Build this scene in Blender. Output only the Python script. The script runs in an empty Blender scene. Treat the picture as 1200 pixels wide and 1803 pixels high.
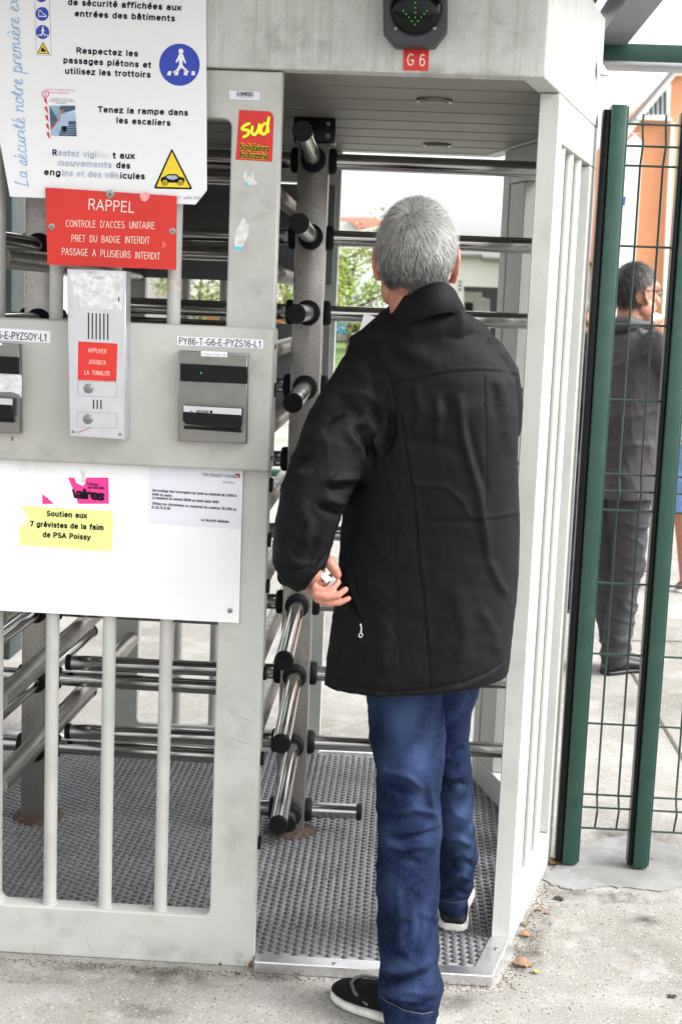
import bpy, bmesh, math, random
import numpy as np
from mathutils import Vector, Matrix, Euler
PI = math.pi; R = math.radians
random.seed(7); rng = np.random.default_rng(7)
S = bpy.context.scene; COL = S.collection
# ---------------------------------------------------------------- camera, sky, sun, exposure
FPX = 2500.0; PITCH = 8.3; ROLL = 2.3; YAW = 2.5; EYE = 1.6
MC = (Matrix.Rotation(R(YAW), 3, 'Z') @ Matrix.Rotation(R(90-PITCH), 3, 'X') @ Matrix.Rotation(R(ROLL), 3, 'Z'))
cam = bpy.data.cameras.new('camera'); co = bpy.data.objects.new('camera', cam); COL.objects.link(co)
co.matrix_world = Matrix.Translation((0, 0, EYE)) @ MC.to_4x4()
cam.sensor_fit = 'VERTICAL'; cam.sensor_height = 36.0; cam.lens = FPX/1803*36; cam.clip_start = .05; cam.clip_end = 2000
cam.dof.use_dof = True; cam.dof.focus_distance = 3.3; cam.dof.aperture_fstop = 8.0
S.camera = co
W = bpy.data.worlds.new('World'); S.world = W; W.use_nodes = True
nt = W.node_tree; bg = nt.nodes['Background']
sk = nt.nodes.new('ShaderNodeTexSky'); sk.sky_type = 'NISHITA'; sk.sun_disc = False
SUN_EL = R(46); SUN_AZ = R(98)          # azimuth measured from +Y towards +X
sk.sun_elevation = SUN_EL; sk.sun_rotation = SUN_AZ; sk.dust_density = 4.0; sk.air_density = 1.0
hs = nt.nodes.new('ShaderNodeHueSaturation'); hs.inputs['Saturation'].default_value = .06; hs.inputs['Value'].default_value = 1.35
nt.links.new(sk.outputs[0], hs.inputs['Color']); nt.links.new(hs.outputs[0], bg.inputs[0]); bg.inputs[1].default_value = .15
sl = bpy.data.lights.new('sun', 'SUN'); sl.energy = 1.5; sl.angle = R(28); sl.color = (1, .97, .93)
so = bpy.data.objects.new('sun', sl); COL.objects.link(so)
sd = Vector((math.sin(SUN_AZ)*math.cos(SUN_EL), math.cos(SUN_AZ)*math.cos(SUN_EL), math.sin(SUN_EL)))
so.rotation_euler = sd.to_track_quat('Z', 'Y').to_euler(); so.location = sd*30
S.view_settings.view_transform = 'Standard'; S.view_settings.look = 'None'
S.view_settings.gamma = 1; S.view_settings.exposure = 1.28; S.view_settings.use_curve_mapping = False
S.render.engine = 'CYCLES'

# ---------------------------------------------------------------- measuring helpers (photo pixel + real depth -> place)
MCn = np.array(MC)
def ray(px, py): return MC @ Vector(((px-600)/FPX, -(py-901.5)/FPX, -1.0))
def at(px, py, Y):
    d = ray(px, py); return Vector((0, 0, EYE)) + d*(Y/d.y)
def atz(px, py, Z=0.0):
    d = ray(px, py); return Vector((0, 0, EYE)) + d*((Z-EYE)/d.z)
def proj(P):
    q = (np.asarray(P)-np.array([0, 0, EYE])) @ MCn
    return np.stack([600+FPX*q[..., 0]/-q[..., 2], 901.5-FPX*q[..., 1]/-q[..., 2]], -1)
def mpp(Y): return Y/FPX*1.01

# ---------------------------------------------------------------- materials
def mat(name, base, rough=.5, metal=0., var=0., scale=6., dirt=None, dirt_amt=.5, dscale=3., bump=0., bscale=60., spec=.5,
        streak=None, speck=None, speck_scale=300., speck_cut=.62, sheen=0., emit=None, stretch=(1, 1, 1), alpha=1., rvar=0., coat=0.):
    m = bpy.data.materials.new(name); m.use_nodes = True; t = m.node_tree; N = t.nodes; L = t.links
    b = N['Principled BSDF']; b.inputs['Roughness'].default_value = rough; b.inputs['Metallic'].default_value = metal
    b.inputs['Specular IOR Level'].default_value = spec; b.inputs['Base Color'].default_value = (*base, 1)
    if sheen: b.inputs['Sheen Weight'].default_value = sheen; b.inputs['Sheen Roughness'].default_value = .4
    if coat: b.inputs['Coat Weight'].default_value = coat; b.inputs['Coat Roughness'].default_value = .1
    if emit: b.inputs['Emission Color'].default_value = (*emit[:3], 1); b.inputs['Emission Strength'].default_value = emit[3]
    if alpha < 1: b.inputs['Alpha'].default_value = alpha
    tc = N.new('ShaderNodeTexCoord'); mp = N.new('ShaderNodeMapping'); mp.inputs['Scale'].default_value = stretch
    L.new(tc.outputs['Object'], mp.inputs[0]); src = mp.outputs[0]
    col = None
    def mix(fac, c1, c2, mode='MIX'):
        n = N.new('ShaderNodeMix'); n.data_type = 'RGBA'; n.blend_type = mode
        if isinstance(fac, (int, float)): n.inputs[0].default_value = fac
        else: L.new(fac, n.inputs[0])
        for s, c in ((6, c1), (7, c2)):
            if isinstance(c, tuple): n.inputs[s].default_value = (*c[:3], 1)
            else: L.new(c, n.inputs[s])
        return n.outputs[2]
    def noise(sc, det=4, vec=None, rg=.55):
        n = N.new('ShaderNodeTexNoise'); n.inputs['Scale'].default_value = sc; n.inputs['Detail'].default_value = det; n.inputs['Roughness'].default_value = rg
        L.new(vec or src, n.inputs['Vector']); return n.outputs['Fac']
    def ramp(f, a, c, v0=0., v1=1.):
        n = N.new('ShaderNodeMapRange'); n.inputs['From Min'].default_value = a; n.inputs['From Max'].default_value = c
        n.inputs['To Min'].default_value = v0; n.inputs['To Max'].default_value = v1; L.new(f, n.inputs['Value']); return n.outputs[0]
    col = tuple(base)
    if var:
        f = ramp(noise(scale), .3, .7)
        col = mix(f, tuple(c*(1-var) for c in base), tuple(min(1, c*(1+var)) for c in base))
    if streak:
        m2 = N.new('ShaderNodeMapping'); m2.inputs['Scale'].default_value = (38, 38, 1.6); L.new(tc.outputs['Object'], m2.inputs[0])
        f = ramp(noise(1., 5, m2.outputs[0], .65), .5, .78, 0, streak[3]); col = mix(f, col, tuple(streak[:3]))
    if dirt:
        f = ramp(noise(dscale, 8, None, .7), .52, .75, 0, dirt_amt); col = mix(f, col, tuple(dirt))
    if speck:
        f = ramp(noise(speck_scale, 3, None, .6), speck_cut, speck_cut+.08, 0, .8); col = mix(f, col, tuple(speck))
    if not isinstance(col, tuple): L.new(col, b.inputs['Base Color'])
    if rvar:
        L.new(ramp(noise(scale*2.3, 5), .3, .7, max(0, rough-rvar), rough+rvar), b.inputs['Roughness'])
    if bump:
        bn = N.new('ShaderNodeBump'); bn.inputs['Strength'].default_value = bump; bn.inputs['Distance'].default_value = .002
        L.new(noise(bscale, 5), bn.inputs['Height']); L.new(bn.outputs[0], b.inputs['Normal'])
    return m
M = {}
M['paint'] = mat('grey_paint', (.47, .475, .45), .42, var=.07, scale=3, dirt=(.27, .26, .22), dirt_amt=.5, dscale=5, bump=.15, bscale=260, speck=(.12, .10, .08), speck_scale=75, speck_cut=.71)
M['paint_clean'] = mat('grey_paint_box', (.44, .445, .415), .38, var=.06, scale=4, dirt=(.27, .26, .21), dirt_amt=.4, dscale=6, bump=.2, bscale=300)
M['fascia'] = mat('weathered_fascia_paint', (.56, .575, .55), .6, var=.07, scale=4, dirt=(.42, .42, .37), dirt_amt=.5, dscale=14, bump=.5, bscale=420, streak=(.2, .2, .16, .55), speck=(.22, .22, .17), speck_scale=330, speck_cut=.62)
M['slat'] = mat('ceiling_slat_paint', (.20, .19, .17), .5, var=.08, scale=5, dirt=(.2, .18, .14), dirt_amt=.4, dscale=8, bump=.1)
M['steel'] = mat('polished_stainless', (.40, .395, .385), .13, 1, var=.1, scale=8, rvar=.05, speck=(.2, .17, .13), speck_scale=160, speck_cut=.72, stretch=(1, 1, 1))
M['steel_dull'] = mat('dull_stainless', (.30, .29, .27), .33, 1, var=.15, scale=14, dirt=(.25, .21, .17), dirt_amt=.5, dscale=20, rvar=.08)
M['steel_col'] = mat('brushed_column_steel', (.35, .335, .315), .36, .85, var=.12, scale=5, dirt=(.16, .13, .1), dirt_amt=.6, dscale=7, speck=(.06, .045, .035), speck_scale=240, speck_cut=.60, rvar=.08)
M['plate'] = mat('brushed_plate', (.24, .235, .225), .34, .9, var=.06, scale=30, rvar=.05)
M['alu'] = mat('anodised_aluminium', (.60, .62, .65), .35, .75, var=.05, scale=20, dirt=(.4, .4, .4), dirt_amt=.3, dscale=12)
M['thresh'] = mat('threshold_aluminium', (.72, .72, .73), .28, .92, var=.04, scale=8, dirt=(.35, .33, .3), dirt_amt=.25, dscale=9, rvar=.06)
M['rubber'] = mat('black_rubber', (.008, .008, .009), .6, spec=.15, var=.2, scale=30, bump=.1)
M['black'] = mat('black_plastic', (.005, .005, .006), .3, spec=.22, bump=.05)
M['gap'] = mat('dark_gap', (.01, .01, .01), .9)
M['matrub'] = mat('stud_mat_rubber', (.23, .228, .222), .5, var=.2, scale=7, dirt=(.20, .17, .13), dirt_amt=.55, dscale=9, bump=.2, bscale=200, speck=(.3, .26, .2), speck_scale=120, speck_cut=.74, rvar=.1)
M['studrub'] = mat('stud_rubber', (.085, .09, .10), .27, var=.25, scale=9, dirt=(.18, .16, .13), dirt_amt=.45, dscale=7, rvar=.1)
M['rust'] = mat('rusty_steel', (.05, .03, .022), .85, var=.5, scale=60, dirt=(.16, .065, .03), dirt_amt=.6, dscale=30, bump=.8, bscale=90)
M['green'] = mat('green_powder_coat', (.012, .056, .040), .38, var=.08, scale=20, bump=.15, bscale=700, dirt=(.09, .13, .11), dirt_amt=.25, dscale=15, speck=(.3, .36, .33), speck_scale=100, speck_cut=.76)
M['wire'] = mat('green_wire_coat', (.012, .045, .034), .4)
M['darkgreen'] = mat('dark_green_metal', (.02, .035, .032), .45, var=.2, scale=12)
M['gutter'] = mat('grey_gutter_metal', (.22, .22, .25), .4, .4, var=.12, scale=18)
M['white'] = mat('white_sign_board', (.80, .81, .83), .35, var=.015, scale=3, dirt=(.66, .68, .7), dirt_amt=.25, dscale=6)
M['paper'] = mat('white_paper', (.80, .80, .83), .7, var=.02, scale=12)
M['lilac'] = mat('pale_lilac_paper', (.70, .70, .77), .6)
M['backshade'] = mat('shaded_panel_back', (.13, .13, .14), .6, var=.15, scale=5)  # panel backs darkened: the dim interior's shade is put into this colour
M['red'] = mat('red_engraved_plastic', (.62, .022, .014), .45, var=.05, scale=9, speck=(.8, .3, .25), speck_scale=60, speck_cut=.80)
M['yellow'] = mat('yellow_print', (.85, .62, .02), .5)
M['stick_y'] = mat('yellow_letters', (.92, .85, .01), .4)
M['paley'] = mat('pale_yellow_paper', (.80, .84, .29), .6, var=.03, scale=10)
M['magenta'] = mat('magenta_paper', (.78, .03, .28), .5)
M['ink'] = mat('black_ink', (.008, .008, .01), .8, spec=.2)
M['inkb'] = mat('dark_blue_ink', (.010, .012, .028), .8, spec=.2)
M['inkfade'] = mat('faded_ink', (.42, .47, .58), .5, var=.2, scale=60)
M['blue'] = mat('sign_blue', (.012, .045, .42), .4)
M['blue_l'] = mat('handwriting_blue', (.22, .42, .70), .5)
M['whitep'] = mat('white_print', (.82, .82, .84), .4)
M['cream'] = mat('cream_letters', (.85, .72, .62), .4)
M['grayink'] = mat('grey_ink', (.28, .3, .35), .5)
M['pink'] = mat('pink_print', (.65, .12, .35), .5)
M['redp'] = mat('red_print', (.65, .03, .05), .5)
M['photo_d'] = mat('photo_print_dark', (.03, .07, .13), .4, var=.6, scale=30)
M['photo_l'] = mat('photo_print_light', (.30, .45, .58), .4, var=.4, scale=22)
M['photo_m'] = mat('photo_print_coat', (.42, .46, .65), .4)
M['skinp'] = mat('print_skin', (.35, .12, .07), .5)
M['tape'] = mat('old_tape_residue', (.50, .47, .40), .5, var=.3, scale=90, dirt=(.3, .25, .15), dirt_amt=.6, dscale=60)
M['residue'] = mat('sticker_residue', (.66, .67, .67), .6, var=.25, scale=70, dirt=(.42, .43, .43), dirt_amt=.8, dscale=50, bump=.6, bscale=120)
M['cyan'] = mat('cyan_scrap', (.12, .55, .68), .5)
M['lens'] = mat('smoked_lens', (.003, .004, .004), .12, spec=.18)
M['housing'] = mat('signal_housing', (.035, .038, .045), .5, bump=.3, bscale=300)
M['led'] = mat('green_led', (.02, .2, .01), .4, emit=(.1, .9, .03, 0.12))
M['ledoff'] = mat('unlit_led', (.03, .035, .03), .3)

# ---------------------------------------------------------------- object helpers
def link(o, parent=None):
    COL.objects.link(o)
    if parent: o.parent = parent
    return o
def thing(name, label, cat, loc=(0, 0, 0), group=None):
    o = bpy.data.objects.new(name, None); COL.objects.link(o); o.location = loc; o.empty_display_size = .1
    o['label'] = label; o['category'] = cat
    if group: o['group'] = group
    return o
def tag(o, label, cat, group=None):
    o['label'] = label; o['category'] = cat
    if group: o['group'] = group
    return o
def off(parent):          # world-space meshes under an Empty that stands somewhere else
    if parent is None: return Vector((0, 0, 0))
    v = Vector((0, 0, 0)); p = parent
    while p: v += p.location; p = p.parent
    return -v
def ob(name, me, m=None, parent=None, world=True, loc=None, rot=None, label=None, kind=None, smooth=False):
    if m is not None and len(me.materials) == 0: me.materials.append(M[m] if isinstance(m, str) else m)
    o = bpy.data.objects.new(name, me); link(o, parent)
    if loc is not None: o.location = loc
    elif world: o.location = off(parent)
    if rot is not None: o.rotation_euler = rot
    if label: o['label'] = label
    if kind: o['kind'] = kind
    if smooth: me.shade_smooth() if hasattr(me, 'shade_smooth') else None
    return o
def mesh(name, vs, fs, smooth=False):
    me = bpy.data.meshes.new(name); me.from_pydata([tuple(v) for v in vs], [], fs); me.update()
    if smooth: me.polygons.foreach_set('use_smooth', [True]*len(me.polygons))
    return me
def bm_mesh(name, bm, smooth=False):
    me = bpy.data.meshes.new(name); bmesh.ops.recalc_face_normals(bm, faces=bm.faces); bm.to_mesh(me); bm.free()
    if smooth: me.polygons.foreach_set('use_smooth', [True]*len(me.polygons))
    return me
def auto(me, ang=35):
    me.polygons.foreach_set('use_smooth', [True]*len(me.polygons))
    bm = bmesh.new(); bm.from_mesh(me)
    for e in bm.edges:
        if len(e.link_faces) == 2 and e.calc_face_angle(0) > R(ang): e.smooth = False
    bm.to_mesh(me); bm.free(); return me
def add_box(bm, x0, x1, y0, y1, z0, z1, bev=0.):
    r = bmesh.ops.create_cube(bm, size=1)
    for v in r['verts']:
        v.co = Vector(((x0+x1)/2+v.co.x*(x1-x0), (y0+y1)/2+v.co.y*(y1-y0), (z0+z1)/2+v.co.z*(z1-z0)))
    if bev:
        es = list({e for v in r['verts'] for e in v.link_edges})
        bmesh.ops.bevel(bm, geom=es, offset=bev, segments=2, affect='EDGES', profile=.5)
def box(name, x0, x1, y0, y1, z0, z1, m, parent=None, bev=0., **k):
    bm = bmesh.new(); add_box(bm, x0, x1, y0, y1, z0, z1, bev); me = bm_mesh(name, bm)
    if bev: auto(me, 50)
    return ob(name, me, m, parent, **k)
def prism(name, pts, z0, z1, m, parent=None, bev=0., **k):     # plan polygon (x,y) extruded upward
    bm = bmesh.new(); a = [bm.verts.new((p[0], p[1], z0)) for p in pts]; f = bm.faces.new(a)
    r = bmesh.ops.extrude_face_region(bm, geom=[f])
    for v in r['geom']:
        if isinstance(v, bmesh.types.BMVert): v.co.z = z1
    if bev: bmesh.ops.bevel(bm, geom=list(bm.edges), offset=bev, segments=1, affect='EDGES')
    return ob(name, bm_mesh(name, bm), m, parent, **k)
def tube_me(name, pts, r, seg=16, caps=True, radii=None):
    pts = [Vector(p) for p in pts]; n = len(pts); vs = []; fs = []
    prev = None
    for i, p in enumerate(pts):
        d = (pts[min(i+1, n-1)]-pts[max(i-1, 0)]).normalized()
        if prev is None:
            a = Vector((0, 0, 1)) if abs(d.z) < .9 else Vector((1, 0, 0)); u = d.cross(a).normalized()
        else: u = (prev - d*prev.dot(d)).normalized()
        prev = u; w = d.cross(u); rr = radii[i] if radii else r
        for k in range(seg):
            t = 2*PI*k/seg; vs.append(p+u*math.cos(t)*rr+w*math.sin(t)*rr)
    for i in range(n-1):
        for k in range(seg):
            a = i*seg+k; b = i*seg+(k+1) % seg; fs.append((a, b, b+seg, a+seg))
    if caps: fs.append(tuple(range(seg))[::-1]); fs.append(tuple((n-1)*seg+k for k in range(seg)))
    me = mesh(name, vs, fs); 
    return auto(me, 50)
def tube(name, pts, r, m, parent=None, seg=16, radii=None, **k):
    return ob(name, tube_me(name, pts, r, seg, True, radii), m, parent, **k)
def plate_me(name, loops, thick, bev=0., res=1):
    """loops of (x,z) world points -> filled plate (holes by even-odd), local plane XZ; front face at y=0, back at y=thick"""
    cu = bpy.data.curves.new('tmp', 'CURVE'); cu.dimensions = '2D'; cu.fill_mode = 'BOTH'
    cu.extrude = max(thick/2-bev, 1e-5); cu.bevel_depth = bev; cu.bevel_resolution = res
    if bev: cu.offset = -bev
    for lp in loops:
        s = cu.splines.new('POLY'); s.points.add(len(lp)-1); s.use_cyclic_u = True
        for q, p in zip(s.points, lp): q.co = (p[0], p[1], 0, 1)
    o = bpy.data.objects.new('tmp', cu); COL.objects.link(o); dg = bpy.context.evaluated_depsgraph_get()
    me = bpy.data.meshes.new_from_object(o.evaluated_get(dg)); bpy.data.objects.remove(o); bpy.data.curves.remove(cu)
    me.name = name; me.transform(Matrix.Translation((0, thick/2, 0)) @ Matrix.Rotation(PI/2, 4, 'X')); me.materials.clear()
    return me
def plate(name, loops, Y, thick, m, parent=None, bev=0., **k):
    me = plate_me(name, loops, thick, bev); me.transform(Matrix.Translation((0, Y, 0)))
    if bev: auto(me, 60)
    return ob(name, me, m, parent, **k)
def pxl(pts, Y): return [(at(x, y, Y).x, at(x, y, Y).z) for x, y in pts]
def sheet(name, pts, Y, m, parent=None, thick=.0006, **k):      # print / paper / plate traced on a plane of the place
    return plate(name, [pxl(pts, Y)], Y, thick, m, parent, **k)
def rrect(x0, x1, z0, z1, r, n=5):
    o = []
    for cx, cz, a0 in ((x1-r, z1-r, 0), (x0+r, z1-r, 90), (x0+r, z0+r, 180), (x1-r, z0+r, 270)):
        for i in range(n+1):
            a = R(a0+90*i/n); o.append((cx+r*math.cos(a), cz+r*math.sin(a)))
    return o
def circ(cx, cz, r, n=40): return [(cx+r*math.cos(2*PI*i/n), cz+r*math.sin(2*PI*i/n)) for i in range(n)]
_tc = {}
def text_raw(body, bold=0., shear=0., space=1.):
    key = (body, bold, shear, space)
    cu = bpy.data.curves.new('tmp', 'FONT'); cu.body = body; cu.offset = bold; cu.shear = shear; cu.resolution_u = 3; cu.space_character = space
    o = bpy.data.objects.new('tmp', cu); COL.objects.link(o); dg = bpy.context.evaluated_depsgraph_get()
    me = bpy.data.meshes.new_from_object(o.evaluated_get(dg)); bpy.data.objects.remove(o); bpy.data.curves.remove(cu); me.materials.clear()
    return me
_cap = [None]
def text_bf(body, p0, p1, cap, Y, m, parent=None, bold=0., shear=0., space=1., name='lettering', rot_in_plane=None):
    """body written on the plane y=Y: baseline from photo point p0 to p1, capital height in photo pixels"""
    if _cap[0] is None:
        q = text_raw('H'); _cap[0] = max(v.co.y for v in q.vertices); bpy.data.meshes.remove(q)
    me = text_raw(body, bold, shear, space); a = at(*p0, Y); b = at(*p1, Y); d = b-a; d.y = 0
    xs = [v.co.x for v in me.vertices]; x0, x1 = min(xs), max(xs)
    sx = d.length/(x1-x0); sy = cap*mpp(Y)/_cap[0]; d.normalize(); up = Vector((-d.z, 0, d.x))
    for v in me.vertices:
        p = a+d*((v.co.x-x0)*sx)+up*(v.co.y*sy); v.co = p
    me.update(); return ob(name, me, m, parent)
# ---------------------------------------------------------------- plain grotesque lettering drawn as pen strokes (cap height 1)
def A_(cx, cy, rx, ry, a0, a1, n=None):
    n = n or max(3, int(abs(a1-a0)/22)); return [(cx+rx*math.cos(R(a0+(a1-a0)*i/n)), cy+ry*math.sin(R(a0+(a1-a0)*i/n))) for i in range(n+1)]
def DOT(x, y): return [(x-.02, y), (x+.02, y)]
FNT = {
 'A': (.78, [[(.0, 0), (.37, 1), (.74, 0)], [(.13, .33), (.61, .33)]]), 'B': (.68, [[(.38, .53), (.06, .53), (.06, 1), (.36, 1)]+A_(.36, .765, .22, .235, 90, -90)+A_(.38, .265, .25, .265, 90, -90)+[(.06, 0), (.06, .53)]]),
 'C': (.74, [A_(.4, .5, .34, .5, 48, 312)]), 'D': (.74, [[(.06, 0), (.06, 1), (.3, 1)]+A_(.3, .5, .38, .5, 90, -90)+[(.06, 0)]]),
 'E': (.64, [[(.58, 1), (.06, 1), (.06, 0), (.6, 0)], [(.06, .53), (.53, .53)]]), 'F': (.6, [[(.56, 1), (.06, 1), (.06, 0)], [(.06, .53), (.5, .53)]]),
 'G': (.78, [A_(.4, .5, .34, .5, 50, 330)+[(.72, .45), (.42, .45)]]), 'H': (.72, [[(.06, 0), (.06, 1)], [(.66, 0), (.66, 1)], [(.06, .52), (.66, .52)]]),
 'I': (.2, [[(.1, 0), (.1, 1)]]), 'J': (.52, [[(.45, 1), (.45, .25)]+A_(.24, .25, .21, .25, 0, -180)]), 'K': (.68, [[(.06, 0), (.06, 1)], [(.62, 1), (.06, .4)], [(.26, .58), (.66, 0)]]),
 'L': (.58, [[(.06, 1), (.06, 0), (.55, 0)]]), 'M': (.84, [[(.06, 0), (.06, 1), (.42, .15), (.78, 1), (.78, 0)]]), 'N': (.72, [[(.06, 0), (.06, 1), (.66, 0), (.66, 1)]]),
 'O': (.8, [A_(.4, .5, .35, .5, 90, 450)]), 'P': (.66, [[(.06, 0), (.06, 1), (.36, 1)]+A_(.36, .735, .25, .265, 90, -90)+[(.06, .47)]]), 'Q': (.8, [A_(.4, .5, .35, .5, 90, 450), [(.45, .25), (.74, -.05)]]),
 'R': (.7, [[(.06, 0), (.06, 1), (.37, 1)]+A_(.37, .745, .24, .255, 90, -90)+[(.06, .49)], [(.4, .49), (.66, 0)]]),
 'S': (.66, [A_(.33, .745, .26, .255, 35, 262)+A_(.33, .255, .28, .255, 82, -152)]), 'T': (.66, [[(.0, 1), (.64, 1)], [(.32, 1), (.32, 0)]]),
 'U': (.72, [[(.06, 1), (.06, .32)]+A_(.36, .32, .30, .32, 180, 360)+[(.66, 1)]]), 'V': (.7, [[(.0, 1), (.35, 0), (.7, 1)]]), 'W': (1.0, [[(0, 1), (.25, 0), (.5, 1), (.75, 0), (1, 1)]]),
 'X': (.68, [[(0, 0), (.66, 1)], [(0, 1), (.66, 0)]]), 'Y': (.68, [[(0, 1), (.33, .47), (.66, 1)], [(.33, .47), (.33, 0)]]), 'Z': (.64, [[(.04, 1), (.6, 1), (.02, 0), (.62, 0)]]),
 '0': (.62, [A_(.3, .5, .25, .5, 90, 450)]), '1': (.5, [[(.12, .78), (.32, 1), (.32, 0)]]), '2': (.6, [A_(.3, .72, .25, .28, 160, -25)+[(.05, 0), (.57, 0)]]),
 '3': (.6, [A_(.28, .755, .22, .245, 150, -80)+A_(.28, .255, .26, .265, 80, -150)]), '4': (.62, [[(.44, 0), (.44, 1), (.03, .3), (.6, .3)]]), '5': (.6, [[(.53, 1), (.14, 1), (.09, .52)]+A_(.29, .32, .26, .32, 125, -140)]),
 '6': (.62, [A_(.34, .6, .28, .4, 55, 180)+[(.06, .3)]+A_(.31, .31, .25, .31, 180, 540)]), '7': (.58, [[(.04, 1), (.55, 1), (.22, 0)]]), '8': (.62, [A_(.31, .755, .21, .245, -90, 270), A_(.31, .26, .26, .26, 90, 450)]), '9': (.62, [A_(.3, .69, .25, .31, 0, 360)+A_(.27, .4, .28, .4, 0, -125)]),
 'a': (.6, [A_(.28, .51, .22, .22, 160, 0)+[(.5, 0)], [(.5, .43), (.24, .42)]+A_(.24, .21, .19, .21, 90, 270)+A_(.26, .28, .24, .28, -80, 0)]), 'b': (.64, [[(.07, 1), (.07, 0)], A_(.32, .365, .25, .365, 90, 450)]),
 'c': (.56, [A_(.31, .365, .26, .365, 48, 312)]), 'd': (.64, [[(.55, 1), (.55, 0)], A_(.3, .365, .25, .365, 90, 450)]), 'e': (.62, [[(.07, .385), (.56, .385)]+A_(.31, .365, .25, .365, 4, 312)]),
 'f': (.38, [[(.4, .99), (.3, 1)]+A_(.28, .85, .12, .15, 90, 180)+[(.16, 0)], [(.0, .70), (.36, .70)]]), 'g': (.64, [A_(.3, .365, .25, .365, 90, 450), [(.55, .73), (.55, -.02)]+A_(.31, -.02, .24, .25, 0, -150)]),
 'h': (.62, [[(.07, 1), (.07, 0)], A_(.30, .46, .23, .27, 180, 0)+[(.53, 0)]]), 'i': (.18, [[(.09, .68), (.09, 0)], [(.09, 1.0), (.09, 1.04)]]), 'j': (.24, [[(.14, .72), (.14, -.1)]+A_(.02, -.1, .12, .14, 0, -90), [(.14, 1.0), (.14, 1.04)]]),
 'k': (.58, [[(.07, 1), (.07, 0)], [(.5, .72), (.07, .28)], [(.24, .44), (.54, 0)]]), 'l': (.18, [[(.09, 1), (.09, 0)]]), 'm': (.94, [[(.07, .73), (.07, 0)], A_(.27, .5, .2, .23, 180, 0)+[(.47, 0)], A_(.67, .5, .2, .23, 180, 0)+[(.87, 0)]]),
 'n': (.62, [[(.07, .73), (.07, 0)], A_(.30, .46, .23, .27, 180, 0)+[(.53, 0)]]), 'o': (.62, [A_(.31, .365, .26, .365, 90, 450)]), 'p': (.64, [[(.07, .73), (.07, -.27)], A_(.32, .365, .25, .365, 90, 450)]), 'q': (.64, [[(.55, .73), (.55, -.27)], A_(.3, .365, .25, .365, 90, 450)]),
 'r': (.4, [[(.07, .73), (.07, 0)], A_(.31, .44, .24, .29, 180, 85)]), 's': (.54, [A_(.27, .54, .19, .19, 30, 255)+A_(.27, .185, .21, .19, 78, -150)]), 't': (.38, [[(.15, .95), (.15, .16)]+A_(.29, .16, .14, .16, 180, 280), [(.0, .70), (.34, .70)]]),
 'u': (.62, [[(.07, .73), (.07, .27)]+A_(.30, .27, .23, .27, 180, 360), [(.53, .73), (.53, 0)]]), 'v': (.56, [[(.0, .73), (.28, 0), (.56, .73)]]), 'w': (.82, [[(0, .73), (.2, 0), (.41, .73), (.62, 0), (.82, .73)]]), 'x': (.56, [[(0, 0), (.54, .73)], [(0, .73), (.54, 0)]]),
 'y': (.56, [[(.0, .73), (.29, .02)], [(.56, .73), (.22, -.18), (.06, -.26)]]), 'z': (.52, [[(.03, .73), (.48, .73), (.02, 0), (.5, 0)]]), ' ': (.30, []), '-': (.36, [[(.03, .36), (.33, .36)]]), '–': (.55, [[(.03, .38), (.5, .38)]]),
 '.': (.2, [[(.1, 0), (.1, .06)]]), ':': (.22, [[(.1, 0), (.1, .06)], [(.1, .6), (.1, .66)]]), ',': (.2, [[(.1, .06), (.05, -.15)]]), "'": (.18, [[(.09, 1.0), (.07, .78)]]), '!': (.2, [[(.1, 1), (.1, .3)], [(.1, 0), (.1, .06)]])}
ACC = {'é': ('e', [[(.24, .90), (.42, 1.08)]]), 'è': ('e', [[(.38, .90), (.20, 1.08)]]), 'â': ('a', [[(.12, .88), (.27, 1.06), (.42, .88)]]), 'à': ('a', [[(.34, .90), (.16, 1.08)]]), 'ê': ('e', [[(.14, .88), (.30, 1.06), (.46, .88)]]), 'Ë': ('E', [[(.2, 1.18), (.2, 1.22)], [(.42, 1.18), (.42, 1.22)]])}
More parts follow.
